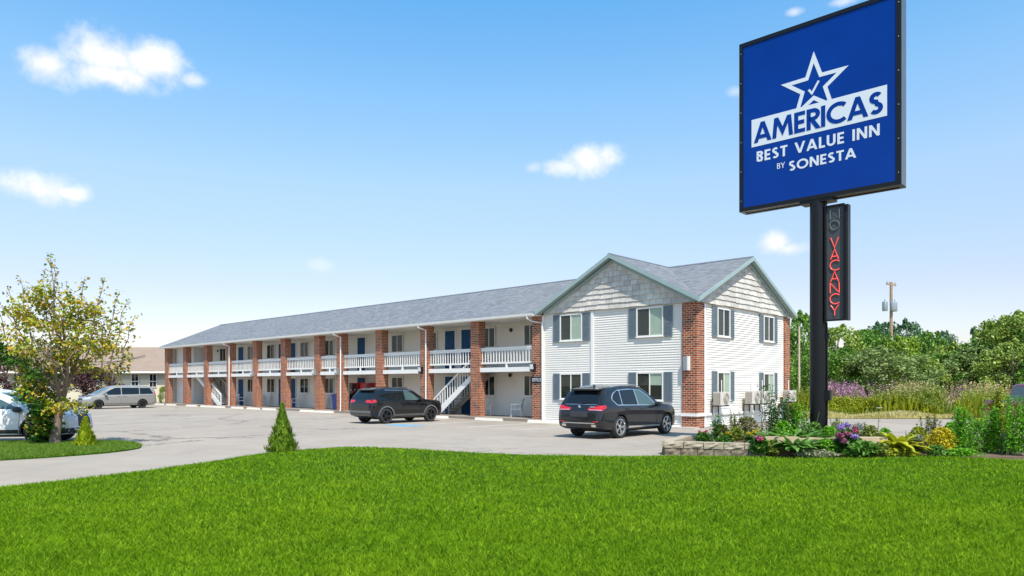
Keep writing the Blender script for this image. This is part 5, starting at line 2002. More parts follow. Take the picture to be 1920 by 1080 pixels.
# left tree: several stems with upright shoots
tx, ty = -13.05, 20.3
tree = empty('birch_tree', (tx, ty, 0.07), 0, 'sparse tree with turning yellow and green leaves on the grass island', 'tree')
tb = MB()
tips = []
tb.tube([(0.0, 0, -0.1), (0.02, 0, 0.3), (0.10, 0.02, 0.8), (0.20, 0.05, 1.3)], [0.17, 0.125, 0.10, 0.085], 10)
for (d, L, r) in (((-0.08, 0.1, 1), 1.7, 0.085), ((0.42, 0.15, 0.9), 1.35, 0.075), ((-0.62, -0.1, 0.8), 1.45, 0.075), ((0.75, -0.2, 0.75), 1.25, 0.06), ((-0.3, 0.5, 0.9), 1.3, 0.06), ((0.1, -0.6, 0.8), 1.2, 0.06), ((-0.8, 0.2, 0.5), 1.2, 0.05)):
    grow(tb, (0.17, 0.04, 1.1 + random.random() * 0.25), d, L, r, 2, tips, 0.6, 0.22, 3, 4)
trunk_ = tb.build('trunk', M_BARK, tree, smooth=60)
shoots = [(-0.15, 0.1, 4.0, 5.45), (-0.05, 0.0, 4.0, 5.25), (0.75, 0.1, 3.6, 4.75), (1.35, 0.0, 3.4, 4.75), (1.75, 0.1, 3.0, 4.4), (2.05, 0, 2.9, 4.1), (-0.95, 0.0, 3.5, 4.75), (-1.35, 0.1, 3.3, 4.5), (-0.4, 0.2, 3.9, 5.0), (2.2, .1, 2.6, 3.7), (0.35, -.1, 3.6, 4.6), (-1.7, 0, 3.0, 4.2)]
sb = MB()
lc = []
for x, y, z0, z1 in shoots:
    pth = [(x * (0.70 + 0.32 * t) + rng.normal() * 0.03, y + rng.normal() * 0.05, z0 - 0.9 + (z1 - z0 + 0.9) * t) for t in np.linspace(0, 1, 7)]
    sb.tube(pth, 0.022, 5, 0.006)
    for t in np.linspace(0, 1, 90):
        k = min(5, int(t * 6))
        q = np.array(pth[k]) + (np.array(pth[k + 1]) - np.array(pth[k])) * (t * 6 - k)
        lc.append(q + rng.normal(size=3) * np.array([0.15, 0.15, 0.08]) * (1.15 - t * 0.75))
sb.build('shoots', M_BARK, tree)
cz, cr, cq = [], [], []
for k in range(285):
    z = rng.uniform(0.25, 4.35)
    hw = np.interp(z, [0.7, 1.2, 1.9, 2.7, 3.5, 4.3], [0.45, 0.80, 1.45, 1.85, 1.45, 0.55])
    x = rng.uniform(-1, 1) * hw + 0.12
    y = rng.normal() * 0.42 * hw
    if (x > 0.65 and z < 2.0) or math.sin(x * 3.1 + 1.0) * math.sin(z * 2.7 + x) < -0.32:
        continue
    if z < 0.95 and not (-0.75 < x < -0.08):
        continue
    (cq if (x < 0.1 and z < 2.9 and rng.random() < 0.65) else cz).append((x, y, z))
dense = clusters(cz, np.full(len(cz), 0.30), 44)
link('crown', npmesh('crown', leafquads(np.concatenate([dense, lc]), 0.105, 0.075), 4), L_AUT, tree)
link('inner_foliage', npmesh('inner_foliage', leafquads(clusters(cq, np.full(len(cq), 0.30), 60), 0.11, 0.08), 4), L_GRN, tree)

# leafy shrub at its foot
sh = empty('leafy_shrub', (tx - 0.42, ty + 0.05, 0.06), 0, 'small dark green shrub at the foot of the left tree', 'shrub')
cs = clusters(np.stack([rng.normal(size=22) * 0.16, rng.normal(size=22) * 0.15, 0.12 + rng.random(22) * 0.5], 1), np.full(22, 0.17), 60)
link('foliage', npmesh('foliage', leafquads(cs, 0.09, 0.06), 4), L_GRN, sh)
MB().tube([(0, 0, -0.05), (0.02, 0, 0.3), (-0.03, 0, 0.6)], 0.02, 6, 0.008).build('stem', M_BARK, sh)

# orange tree cut by the left edge
ot = empty('orange_tree', (-19.2, 24.5, 0), 0, 'orange-brown leaved tree cut off by the left picture edge', 'tree')
tb = MB()
tips = []
tb.tube([(0, 0, -0.1), (0.05, 0, 1.0), (0.0, 0, 1.9)], [0.17, 0.13, 0.11], 10)
for k in range(6):
    a = k * 1.05
    grow(tb, (0, 0, 1.7), (0.7 * math.cos(a), 0.7 * math.sin(a), 0.8), 1.3, 0.07, 2, tips, 0.6, 0.15, 3, 4)
tb.build('trunk', M_BARK, ot, smooth=60)
tp = np.array([t[0] for t in tips])
link('crown', npmesh('crown', leafquads(clusters(tp[rng.permutation(len(tp))[:160]], np.full(160, 0.34), 34), 0.12, 0.085), 4), L_ORG, ot)

# conifers
def conifer(px, py, h, w, mat, label):
    x, y = G(px, py)
    c = empty('arborvitae', (x, y, 0.05), 0, label, 'shrub')
    MB().tube([(0, 0, -0.08), (0, 0, h * 0.9)], 0.03, 6, 0.008).build('stem', M_BARK, c)
    N = 4200
    t = rng.random(N) ** 1.35
    a = rng.random(N) * 2 * math.pi
    prof = (1 - t) ** 1.05 * (0.55 + 0.45 * np.minimum(1, t * 7 + 0.55))
    lump = 1 + 0.20 * np.sin(a * 4 + t * 15) + 0.16 * np.sin(a * 7 - t * 27) + 0.1 * np.sin(a * 2 + t * 40)
    rad = w / 2 * prof * lump * (0.55 + 0.45 * rng.random(N) ** 0.4) + 0.008
    C = np.stack([rad * np.cos(a), rad * np.sin(a), t * h + 0.02], 1)
    up = np.stack([np.cos(a) * 0.35, np.sin(a) * 0.35, np.ones(N)], 1) + rng.normal(size=(N, 3)) * 0.25
    up /= np.linalg.norm(up, axis=1)[:, None]
    tang = np.stack([-np.sin(a), np.cos(a), np.zeros(N)], 1)
    ln = 0.075 * (0.6 + 0.8 * rng.random(N))[:, None]
    V = np.stack([C - up * ln * 0.5, C + tang * ln * 0.3, C + up * ln, C - tang * ln * 0.3], 1)
    link('foliage', npmesh('foliage', V, 4), mat, c)


conifer(529, 851, 1.18, 0.74, leafmat('arborvitae green', [(0.06, 0.14, 0.012), (0.12, 0.24, 0.018), (0.22, 0.34, 0.025), (0.34, 0.40, 0.04)], 0.2), 'narrow green pointed conifer at the edge of the lawn')
conifer(160, 842, 0.76, 0.56, leafmat('golden arborvitae', [(0.16, 0.24, 0.01), (0.30, 0.40, 0.015), (0.44, 0.52, 0.02), (0.56, 0.54, 0.03)], 0.2), 'small yellow-green conifer on the grass island')

# ------------------------------------------------------------------ trees and shrubs beyond the drive
def crown_shape(seed, ncl, per, flat=1.0, spire=False):
    st = np.random.default_rng(seed)
    cen, rad = [], []
    for k in range(ncl):
        z = st.random() ** (0.85 if not spire else 1.0)
        prof = math.sin(math.pi * min(0.97, 0.12 + 0.80 * z)) ** 0.6 if not spire else max(0.04, 1 - z)
        a = st.random() * 6.283
        rr = prof * 0.5 * (0.45 + 0.55 * st.random() ** 0.4) * (1 + 0.25 * math.sin(3 * a + seed))
        cen.append((rr * math.cos(a), rr * math.sin(a), 0.04 + 0.86 * z))
        rad.append((0.10 + 0.06 * st.random()) * (1 if not spire else 0.6))
    for k in range(int(ncl * 0.14)):
        a = st.random() * 6.283
        cen.append((0.22 * st.random() * math.cos(a), 0.22 * st.random() * math.sin(a), 0.90 + 0.08 * st.random()))
        rad.append(0.05)
    C = clusters(cen, rad, per)
    return npmesh('crown', leafquads(C, 0.040, 0.030, 0.3), 4)


SHAPES = [crown_shape(s_, 62, 105) for s_ in (1, 2, 3, 4)] + [crown_shape(9, 50, 60, spire=True)]
for me in SHAPES:
    me.materials.append(L_T1)
tb = MB()
tb.tube([(0, 0, -0.02), (0.01, 0, 0.3), (-0.01, 0.01, 0.7), (0.01, 0, 0.9)], [0.03, 0.024, 0.014, 0.005], 8)
for k in range(7):
    a = k * 0.9
    z = 0.22 + 0.07 * k
    tb.tube([(0, 0, z), (0.18 * math.cos(a), 0.18 * math.sin(a), z + 0.12), (0.30 * math.cos(a), 0.30 * math.sin(a), z + 0.20)], [0.012, 0.008, 0.003], 6)
TRK = tb.mesh('trunk', 60)
TRK.materials.append(M_BARK)


def far_tree(px, ytop, D, wpx, shape, mat, label, cat='tree', name='leafy_tree'):
    x = (px - 960) / FOC * D
    h = CAMH + (HOR - ytop) / FOC * D
    w = wpx / FOC * D
    t = empty(name, (x, D, 0), random.random() * 6.28, label, cat, 'trees beyond the drive')
    t.scale = (w * 1.05, w * 1.05, h * 1.02)
    link('trunk', TRK, None, t)
    c = link('crown', SHAPES[shape], None, t)
    c.material_slots[0].link = 'OBJECT'
    c.material_slots[0].material = mat


TREES = [
    (1500, 588, 62, 90, 0, L_T1, 'dark green tree beside the far gable pillar, left of the sign pole'),
    (1440, 625, 70, 110, 2, L_T1, 'green tree mostly hidden behind the motel roof'),
    (1572, 612, 66, 110, 1, L_T2, 'olive tree directly right of the sign pole'),
    (1625, 622, 68, 110, 2, L_T1, 'deep green tree left of the utility pole'),
    (1655, 607, 84, 70, 3, L_T4, 'blue-green tree top left of the utility pole, farther back'),
    (1700, 603, 88, 90, 0, L_T4, 'tall blue-green tree behind the utility pole'),
    (1690, 632, 66, 80, 1, L_T5, 'yellow-green tree at the foot of the utility pole'),
    (1742, 626, 70, 70, 2, L_T1, 'deep green tree right of the utility pole with a low rounded top'),
    (1770, 624, 76, 50, 3, L_T4, 'thin-topped dark tree standing out right of the utility pole'),
    (1792, 645, 66, 110, 0, L_T2, 'olive tree in the middle of the hedge gap'),
    (1826, 616, 78, 34, 4, L_T4, 'slim pointed conifer in the far tree row'),
    (1848, 632, 64, 90, 1, L_T1, 'deep green tree right of the pointed conifer'),
    (1885, 605, 64, 110, 2, L_T2, 'tall olive tree near the right picture edge'),
    (1915, 588, 60, 130, 3, L_T2, 'tallest olive tree cut by the right picture edge'),
    (1975, 592, 58, 130, 1, L_T1, 'deep green tree beyond the right picture edge'),
    (1652, 652, 54, 150, 0, L_T3, 'broad silver-green willow bush in front of the utility pole'),
    (1725, 668, 56, 90, 3, L_T2, 'low olive bush right of the silver-green bush'),
    (1585, 655, 57, 80, 2, L_T1, 'dark green bush just right of the sign pole'),
    (1780, 662, 57, 100, 1, L_T1, 'dark rounded bush right of centre in the hedge'),
    (1835, 655, 55, 110, 2, L_T3, 'pale grey-green bush left of the tall right-hand trees'),
    (1900, 640, 53, 110, 0, L_T2, 'olive bush in front of the tall right-hand trees'),
    (1975, 640, 52, 120, 3, L_T1, 'green bush beyond the pickup truck'),
    (1530, 650, 58, 70, 1, L_T1, 'dark bush half hidden by the sign pole'),
]
for t in TREES:
    far_tree(*t[:6], t[6], 'bush' if 'bush' in t[6] else 'tree', 'leafy_bush' if 'bush' in t[6] else 'leafy_tree')
far_tree(12, 668, 60, 95, 1, L_PUR, 'plum-leaved tree at the left picture edge behind the white crossover', 'tree', 'plum_tree')
far_tree(172, 690, 62, 95, 2, L_PUR, 'plum-leaved tree in front of the beige building beside the minivan', 'tree', 'plum_tree')
far_tree(306, 725, 66.5, 16, 3, L_T2, 'thin climbing shrub against the beige wall beside the first brick pillar', 'shrub', 'climbing_shrub')
# far wood closing the horizon
C = []
for k in range(420):
    a = rng.uniform(-0.95, 0.95)
    D = rng.uniform(150, 210)
    C.append((D * math.tan(a), D, rng.uniform(0.5, 5.5 + 1.5 * math.sin(a * 23))))
C = clusters(C, np.full(len(C), 4.0), 60)
C[:, 2] = np.abs(C[:, 2])
tag(link('far_wood', npmesh('far_wood', leafquads(C, 1.0, 0.8), 4), L_T1), 'far green wood along the horizon', 'wood', kind='stuff')

# utility poles
up_ = empty('utility_pole', ((1671 - 960) / FOC * 78, 78, 0), R(35), 'wooden utility pole with two grey transformers above the trees', 'utility pole')
ph = CAMH + (HOR - 529) / FOC * 78
M_WOOD = plain('weathered pole wood', (0.34, 0.23, 0.15), 0.9, 0.25, 3)
MB().tube([(0, 0, -0.1), (0, 0, ph)], 0.19, 10, 0.15).build('pole', M_WOOD, up_)
MB().prism([(-1.0, -.06, ph - .35), (1.0, -.06, ph - .35), (1.0, -.06, ph - .2), (-1.0, -.06, ph - .2)], (0, .12, 0)).build('crossarm', M_WOOD, up_)
for sx_, y_ in ((-.75, .5), (.62, -.1), (-.3, -.5)):
    tr_ = MB().lathe([(.0, 0), (.26, .02), (.28, .1), (.28, .95), (.24, 1.05), (.06, 1.1), (.05, 1.3)], 16, 'z', (sx_, y_ * .6, ph - 3.2)).build('transformer', M_GREYM, up_, smooth=40)
for x in (-.85, -.3, .3, .85):
    MB().lathe([(.03, 0), (.07, .05), (.07, .12), (.03, .25)], 8, 'z', (x, 0, ph - .2)).build('insulator', M_GREYM, up_)
sp_ = empty('slim_pole', ((1498.5 - 960) / FOC * 48, 48, 0), 0, 'slim pale wooden pole standing right of the motel gable', 'pole')
MB().tube([(0, 0, -0.1), (0, 0, CAMH + (HOR - 612) / FOC * 48)], 0.075, 8, 0.06).build('shaft', plain('pale pole wood', (0.50, 0.40, 0.29), 0.9, 0.2, 4), sp_)

# ------------------------------------------------------------------ meadow growth
def stalks(name, label, boxes, n, hgt, wid, mat, tuft=None, tmat=None, lean=0.18):
    """boxes: (px0,px1,D0,D1); tall thin blades, optional flower tops joined in the same mass"""
    P = []
    for (a, b, d0, d1) in boxes:
        m = n // len(boxes)
        D = d0 + (d1 - d0) * rng.random(m)
        px = a + (b - a) * rng.random(m)
        P.append(np.stack([(px - 960) / FOC * D, D], 1))
    P = np.concatenate(P)
    N = len(P)
    a = rng.random(N) * 6.283
    clump = 0.72 + 0.38 * np.sin(P[:, 0] * 1.3 + np.sin(P[:, 1] * 0.9) * 2.0)
    h = hgt * (0.55 + 0.6 * rng.random(N)) * clump
    w = wid * (0.6 + 0.8 * rng.random(N))
    l = rng.normal(size=(N, 2)) * (lean * h)[:, None]
    z = np.zeros(N)
    B = np.stack([P[:, 0], P[:, 1], z], 1)
    T_ = np.stack([P[:, 0] + l[:, 0], P[:, 1] + l[:, 1], h], 1)
    s = np.stack([np.cos(a) * w, np.sin(a) * w, z], 1)
    M_ = B * 0.45 + T_ * 0.55 + np.stack([z, z, h * 0.04], 1)
    V = np.stack([B - s * .5, M_ - s, T_, M_ + s], 1)
    o = tag(link(name, npmesh(name, V, 4), mat), label, 'plants', kind='stuff')
    if tuft:
        ln, wd, per, spread, zs = tuft
        C = np.repeat(T_, per, 0) + rng.normal(size=(N * per, 3)) * np.array([spread, spread, zs])
        tag(link('flower_tops', npmesh('flower_tops', leafquads(C, ln, wd), 4), tmat, o), kind='stuff')
    return o


L_DRY = leafmat('dry grass', [(0.38, 0.31, 0.11), (0.55, 0.46, 0.19), (0.66, 0.58, 0.28), (0.40, 0.40, 0.12)], 0.3)
L_REED = leafmat('tan reeds', [(0.30, 0.25, 0.08), (0.50, 0.38, 0.17), (0.60, 0.46, 0.24), (0.22, 0.30, 0.06), (0.16, 0.26, 0.04)], 0.3)
L_PURF = leafmat('purple flowers', [(0.30, 0.10, 0.22), (0.46, 0.19, 0.34), (0.50, 0.28, 0.38), (0.20, 0.24, 0.08)], 0.3)
L_YELF = leafmat('golden yellow flowers', [(0.45, 0.36, 0.01), (0.60, 0.48, 0.015), (0.36, 0.36, 0.02)], 0.3)
L_LIME = leafmat('lime weeds', [(0.16, 0.24, 0.01), (0.30, 0.34, 0.015), (0.42, 0.40, 0.03)], 0.35)
L_WEED = leafmat('mixed weeds', [(0.10, 0.17, 0.02), (0.20, 0.26, 0.03), (0.36, 0.36, 0.09)], 0.3)
L_FRESH = leafmat('fresh green leaves', [(0.075, 0.255, 0.012), (0.135, 0.375, 0.018), (0.240, 0.495, 0.030)], 0.4)
stalks('dry_grass', 'dry straw-coloured grass along the far edge of the drive', [(1480, 2050, 37.4, 40.5)], 16000, 0.34, 0.02, L_DRY)
stalks('meadow_grass', 'mixed green and straw meadow growth behind the dry verge', [(1470, 2080, 40.5, 52)], 12000, 0.85, 0.035, L_WEED)
stalks('purple_loosestrife', 'bank of purple flower spikes in front of the bushes', [(1545, 1690, 46, 52), (1545, 1690, 46, 52), (1785, 1830, 46, 50), (1540, 1600, 44, 46)], 1200, 1.45, 0.04, L_WEED, (0.11, 0.07, 9, 0.05, 0.16), L_PURF)
stalks('tan_reeds', 'tall tan dried reeds in the meadow', [(1680, 1790, 44, 49), (1720, 1770, 43, 46), (1790, 1900, 45, 49)], 3600, 1.55, 0.035, L_REED, (0.10, 0.06, 4, 0.05, 0.10), L_REED)
stalks('lime_weeds', 'bright yellow-green weed patch behind the sign pole', [(1550, 1645, 41, 44)], 3000, 0.85, 0.05, L_LIME, (0.09, 0.06, 3, 0.05, 0.06), L_LIME)
stalks('tall_weeds', 'tall mixed green weeds with yellow tops left of the pickup', [(1725, 1760, 40, 43), (1800, 1960, 36, 42), (1490, 1530, 40, 46), (1640, 1760, 40, 43)], 3600, 1.25, 0.06, L_LIME, (0.10, 0.06, 4, 0.06, 0.16), L_WEED)

# ------------------------------------------------------------------ planter and flower bed
M_STONE = plain('split face block', (0.19, 0.155, 0.105), 0.95, 0.6, 9, bstr=0.9, bscale=30)
M_STONE2 = plain('tan cast block', (0.40, 0.30, 0.19), 0.9, 0.3, 5, bstr=0.5, bscale=40)
M_CAPST = plain('pale cap stone', (0.36, 0.30, 0.215), 0.9, 0.35, 7, bstr=0.5, bscale=40)


def rough_block(name, a, b, z0, z1, depth, mat, parent, rough=0.014):
    """block between ground points a,b (front face), going back by depth"""
    a, b = Vector((*a, 0)), Vector((*b, 0))
    t = (b - a).normalized()
    nrm = Vector((t.y, -t.x, 0))
    if nrm.y > 0 and abs(nrm.y) > 0.3:
        nrm = -nrm
    mb = MB()
    nx, nz = 5, 3
    for j in range(nz + 1):
        for i in range(nx + 1):
            e = i in (0, nx) or j in (0, nz)
            q = a + (b - a) * (i / nx) + nrm * ((0 if e else 0.012) + random.uniform(-rough, rough) * (0.4 if e else 1))
            mb.v.append((q.x, q.y, z0 + (z1 - z0) * j / nz))
    w = nx + 1
    for j in range(nz):
        for i in range(nx):
            k = j * w + i
            mb.f.append((k, k + 1, k + w + 1, k + w))
    o = len(mb.v)
    bk = -nrm * depth
    ring = [0, nx, nz * w + nx, nz * w]
    mb.v += [tuple(Vector(mb.v[r_]) + bk) for r_ in ring]
    mb.f.append((o + 3, o + 2, o + 1, o))
    mb.f.append(tuple(range(0, nx + 1))[::-1] + (o, o + 1))
    mb.f.append(tuple(nz * w + i for i in range(nx + 1)) + (o + 2, o + 3))
    mb.f.append(tuple(j * w for j in range(nz + 1)) + (o + 3, o))
    mb.f.append(tuple(j * w + nx for j in range(nz, -1, -1)) + (o + 1, o + 2))
    return mb.build(name, mat, parent)


rw = empty('retaining_wall', (0, 0, 0), 0, 'low two-course stone block wall at the left end of the flower bed', 'wall')
A, B, Cb = np.array((3.80, 17.72)), np.array((6.05, 16.95)), np.array((4.75, 19.9))


def course(p, q, n, z0, z1, depth, mat, shift, rough):
    d = (q - p) / n
    for k in range(n):
        a, b = p + d * k + d * 0.02, p + d * (k + 1) - d * 0.02
        rough_block('block', a, b, z0 + random.uniform(0, .004), z1 - random.uniform(0.004, .012), depth, mat, rw, rough)


course(A, B, 6, -0.05, 0.20, 0.26, M_STONE, 0, 0.038)
course(A + np.array((-.02, -.02)), B, 5, 0.20, 0.36, 0.29, M_CAPST, 0, 0.026)
course(Cb, A + np.array((.0, .29)), 5, -0.05, 0.20, -0.26, M_STONE, 0, 0.020)
course(Cb, A + np.array((-.01, .31)), 5, 0.20, 0.36, -0.29, M_CAPST, 0, 0.012)
bw = empty('block_edging', (0, 0, 0), 0, 'row of big tan cast blocks in front of the sign pole', 'wall')
for (x0, x1, z1) in ((5.95, 6.92, .50), (6.94, 7.98, .47), (8.0, 9.02, .49)):
    rough_block('block', (x0, 17.28 - (x0 - 5.95) * .07), (x1, 17.28 - (x1 - 5.95) * .07), -0.05, z1, 0.40, M_STONE2, bw, 0.006)
bed = sheet('flower_bed', [(4.1, 17.85), (6.0, 17.2), (9.0, 17.2), (9.4, 20.4), (5.0, 20.2), (4.7, 19.6)], lambda a_, p_: 0.27 + 0.06 * np.clip(edge_dist(a_, p_), 0, 1), 0.4, M_MULCH, 0.3)
tag(bed, kind='structure')
bed2 = sheet('mulch_bed', [(9.0, 16.7), (10.6, 17.0), (13.5, 16.6), (19, 16.0), (19, 18.2), (9.4, 19.2)], lambda a_, p_: 0.06 + 0.08 * np.clip(edge_dist(a_, p_), 0, 1), 0.5, M_MULCH, 0.1)
tag(bed2, kind='structure')

L_HOSTA = leafmat('hosta green', [(0.07, 0.19, 0.02), (0.12, 0.27, 0.04), (0.20, 0.34, 0.09)], 0.3)
L_HOSTY = leafmat('golden hosta', [(0.26, 0.32, 0.015), (0.42, 0.44, 0.02), (0.54, 0.50, 0.03)], 0.35)
L_DARK = leafmat('dark lily leaves', [(0.022, 0.075, 0.012), (0.04, 0.12, 0.016), (0.07, 0.17, 0.02)], 0.25)
L_ORF = leafmat('orange petals', [(0.62, 0.13, 0.005), (0.72, 0.20, 0.008), (0.70, 0.28, 0.02)], 0.35)
L_PINK = leafmat('pink petals', [(0.50, 0.08, 0.16), (0.60, 0.16, 0.26), (0.48, 0.05, 0.10)], 0.3)
L_LILA = leafmat('lilac petals', [(0.22, 0.17, 0.48), (0.32, 0.24, 0.58), (0.40, 0.20, 0.42)], 0.3)
L_ROSE = leafmat('dusky rose petals', [(0.28, 0.06, 0.13), (0.38, 0.12, 0.20), (0.20, 0.05, 0.10)], 0.3)
L_WHT = leafmat('white petals', [(0.66, 0.60, 0.66), (0.75, 0.72, 0.74)], 0.3)
L_VAR = leafmat('white edged leaves', [(0.20, 0.28, 0.10), (0.48, 0.50, 0.34), (0.62, 0.62, 0.46)], 0.3)
L_BRNZ = leafmat('bronze green leaves', [(0.07, 0.07, 0.02), (0.13, 0.12, 0.035), (0.20, 0.19, 0.05), (0.10, 0.14, 0.03)], 0.3)
L_GREY = leafmat('grey lavender leaves', [(0.14, 0.17, 0.12), (0.22, 0.25, 0.20), (0.28, 0.28, 0.30)], 0.25)
M_STEM = plain('green stem', (0.07, 0.14, 0.025), 0.7, 0.2, 6)


def at(px, D, z=0.0):
    return ((px - 960) / FOC * D, D, z)


def arched(V, base, az, length, width, el0, droop, n=5, cup=0.12):
    """leaf strip as quads (appended to list V of 4-corner faces)"""
    p = np.array(base, float)
    L_, R_ = [], []
    el = el0
    side = np.array((-math.sin(az), math.cos(az), 0))
    for k in range(n + 1):
        t = k / n
        w = width * (math.sin(math.pi * min(0.985, 0.06 + 0.90 * t ** 0.8))) * 0.5
        L_.append(p + side * w + np.array((0, 0, cup * w)))
        R_.append(p - side * w + np.array((0, 0, cup * w)))
        d = np.array((math.cos(az) * math.cos(el), math.sin(az) * math.cos(el), math.sin(el)))
        p = p + d * length / n
        el -= droop / n
    for k in range(n):
        V.append([L_[k], R_[k], R_[k + 1], L_[k + 1]])


def quads_mesh(name, V):
    """quads whose neighbours share edges become one island per leaf strip after welding"""
    V = np.array(V, dtype=np.float32).reshape(-1, 3)
    me = npmesh(name, V, 4)
    bm = bmesh.new()
    bm.from_mesh(me)
    bmesh.ops.remove_doubles(bm, verts=bm.verts, dist=0.0004)
    bm.to_mesh(me)
    bm.free()
    me.polygons.foreach_set('use_smooth', [True] * len(me.polygons))
    return me


def hosta(name, px, D, z, n, length, width, mat, label, sx=1.0, flowers=0):
    h = empty(name, at(px, D, z), 0, label, 'plant')
    V = []
    for k in range(n):
        a = rng.random() * 6.283
        r_ = rng.random() * 0.18 * sx
        arched(V, (r_ * math.cos(a) * sx, r_ * math.sin(a), 0.0), a + rng.normal() * 0.3, length * rng.uniform(0.6, 1.1), width * rng.uniform(0.7, 1.15), rng.uniform(0.45, 1.35), rng.uniform(1.0, 2.1), 5)
    me = quads_mesh('foliage', V)
    o = link('foliage', me, mat, h)
    o.scale = (sx, 1, 1)
    for k in range(flowers):
        x, y = rng.normal() * 0.25 * sx, rng.normal() * 0.12
        hh = length * rng.uniform(1.1, 1.6)
        MB().tube([(x * .6, y, 0), (x, y, hh)], 0.008, 5, 0.005).build('flower_stalk', M_STEM, h)
    return h


def bush(name, px, D, z, w, dpt, h, n, ln, wd, mat, label, cat='plant', fl=None, up=0.4, round_=0.5):
    b = empty(name, at(px, D, z), 0, label, cat)
    t = rng.random(n)
    a = rng.random(n) * 6.283
    rr = np.sqrt(rng.random(n)) * np.sin(math.pi * np.clip(0.16 + 0.78 * t, 0, 1)) ** round_
    lump = 1 + 0.22 * np.sin(a * 4 + t * 6) + 0.12 * np.sin(a * 7 - t * 13)
    C = np.stack([rr * np.cos(a) * w / 2 * lump, rr * np.sin(a) * dpt / 2 * lump, t * h * (1 - 0.28 * rr ** 2)], 1)
    link('foliage', npmesh('foliage', leafquads(C, ln, wd, up), 4), mat, b)
    st = MB()
    for k in range(6):
        x, y = rng.normal() * w * .15, rng.normal() * dpt * .15
        st.tube([(x * .3, y * .3, -0.05), (x, y, h * .75)], 0.009, 5, 0.004)
    st.build('stems', M_STEM, b)
    if fl:
        for (fx, fy, fz, r_, m_) in fl:
            c = unit3(110) * (r_ * (0.75 + 0.25 * rng.random(110)))[:, None]
            c[:, 2] *= 0.75
            link('flower_head', npmesh('flower_head', leafquads(c, r_ * 0.55, r_ * 0.45, 0.1), 4), m_, b, (fx, fy, fz))
    return b


def stem_plant(name, px, D, z, nst, h, spread, leaf, per, mat, label, blooms=None, tipm=None, lean=0.2):
    """upright stems set with narrow leaves"""
    p = empty(name, at(px, D, z), 0, label, 'plant')
    st = MB()
    V = []
    tops = []
    fine = []
    for k in range(nst):
        x, y = rng.normal() * spread, rng.normal() * spread * 0.5
        hh = h * rng.uniform(0.7, 1.05)
        dx, dy = rng.normal() * lean * hh, rng.normal() * lean * 0.5 * hh
        b, t = np.array((x, y, -0.03)), np.array((x + dx, y + dy, hh))
        st.tube([b, b * .5 + t * .5 + np.array((dx * -.12, 0, 0)), t], 0.010, 5, 0.005)
        tops.append(t)
        for j in range(per):
            f = 0.08 + 0.92 * (j + rng.random()) / per
            q = b + (t - b) * f
            arched(V, q, rng.random() * 6.283, leaf[0] * (1.1 - 0.55 * f) * rng.uniform(.7, 1.2), leaf[1] * 1.7, rng.uniform(0.2, 1.0), rng.uniform(0.5, 1.6), 3, 0.05)
        q = b + (t - b) * (0.06 + 0.94 * rng.random(per * 5))[:, None]
        fine.append(q + rng.normal(size=(per * 5, 3)) * np.array([leaf[0] * .42, leaf[0] * .42, 0.03]))
    st.build('stems', M_STEM, p)
    link('foliage', quads_mesh('foliage', V), mat, p)
    link('small_leaves', npmesh('small_leaves', leafquads(np.concatenate(fine), leaf[0] * .55, max(leaf[1] * 1.3, .02), .3), 4), mat, p)
    if blooms:
        m_, r_, cnt = blooms
        for t in tops[:cnt]:
            F_ = []
            for j in range(8):
                arched(F_, (0, 0, 0), j * 0.785 + rng.random() * .2, r_, r_ * 0.55, 0.9, 1.6, 3, 0.1)
            link('flower', quads_mesh('flower', F_), m_, p, tuple(t))
    return p


ZB = 0.30
bush('sedum', 1318, 18.3, ZB - .02, 0.45, 0.35, 0.28, 700, .06, .045, L_GRN, 'low green clump with pink buds at the left end of the flower bed', fl=[(-.1, -.05, .29, .035, L_PINK), (.08, -.05, .30, .035, L_PINK), (.0, -.1, .27, .03, L_PINK)])
bush('low_perennial', 1356, 18.0, ZB - .03, 0.50, 0.3, 0.20, 600, .06, .04, L_GRN, 'flat green clump along the low stone wall')
stem_plant('lily_stem', 1344, 18.8, ZB, 2, 0.70, .03, (.20, .022), 22, L_GRN, 'single pale lily stem in front of the gable wall', lean=.06)
bush('barberry', 1352, 18.9, ZB, 0.50, 0.4, 0.42, 900, .06, .04, L_BRNZ, 'bronze-green shrub at the foot of the pale lily stem', 'shrub')
bush('dried_perennial', 1400, 19.2, ZB, 0.80, 0.5, 0.60, 1500, .065, .03, L_BRNZ, 'bushy bronze-brown perennial before the gable wall')
stem_plant('seed_stalks', 1392, 19.5, ZB, 14, 0.80, .22, (.09, .012), 9, L_BRNZ, 'thin brown seed stalks rising above the bronze perennial', lean=.12)
bush('marigold', 1410, 18.0, ZB, 0.36, 0.3, 0.26, 600, .05, .035, L_GRN, 'small plant with yellow flower heads by the stone wall', fl=[(-.12, -.1, .24, .055, L_YELF), (.02, -.12, .28, .055, L_YELF), (.12, -.05, .32, .05, L_YELF), (-.05, -.14, .2, .045, L_YELF)])
bush('yellow_aster', 1362, 18.35, ZB, 0.26, 0.2, 0.20, 260, .05, .035, L_GRN, 'tiny plant with two yellow flowers behind the stone wall', fl=[(0, -.08, .22, .05, L_YELF), (.1, -.05, .18, .035, L_YELF)])
bush('pink_zinnia', 1425, 17.0, .12, 0.46, 0.3, 0.42, 700, .09, .055, L_GRN, 'plant with one big pink flower in front of the stone wall', fl=[(-.06, -.14, .37, .085, L_PINK)])
stem_plant('orange_lily', 1452, 18.9, ZB, 9, 1.15, .17, (.17, .020), 34, L_DARK, 'tall dark-leaved lily with orange flowers left of the sign pole', (L_ORF, .10, 4), lean=.12)
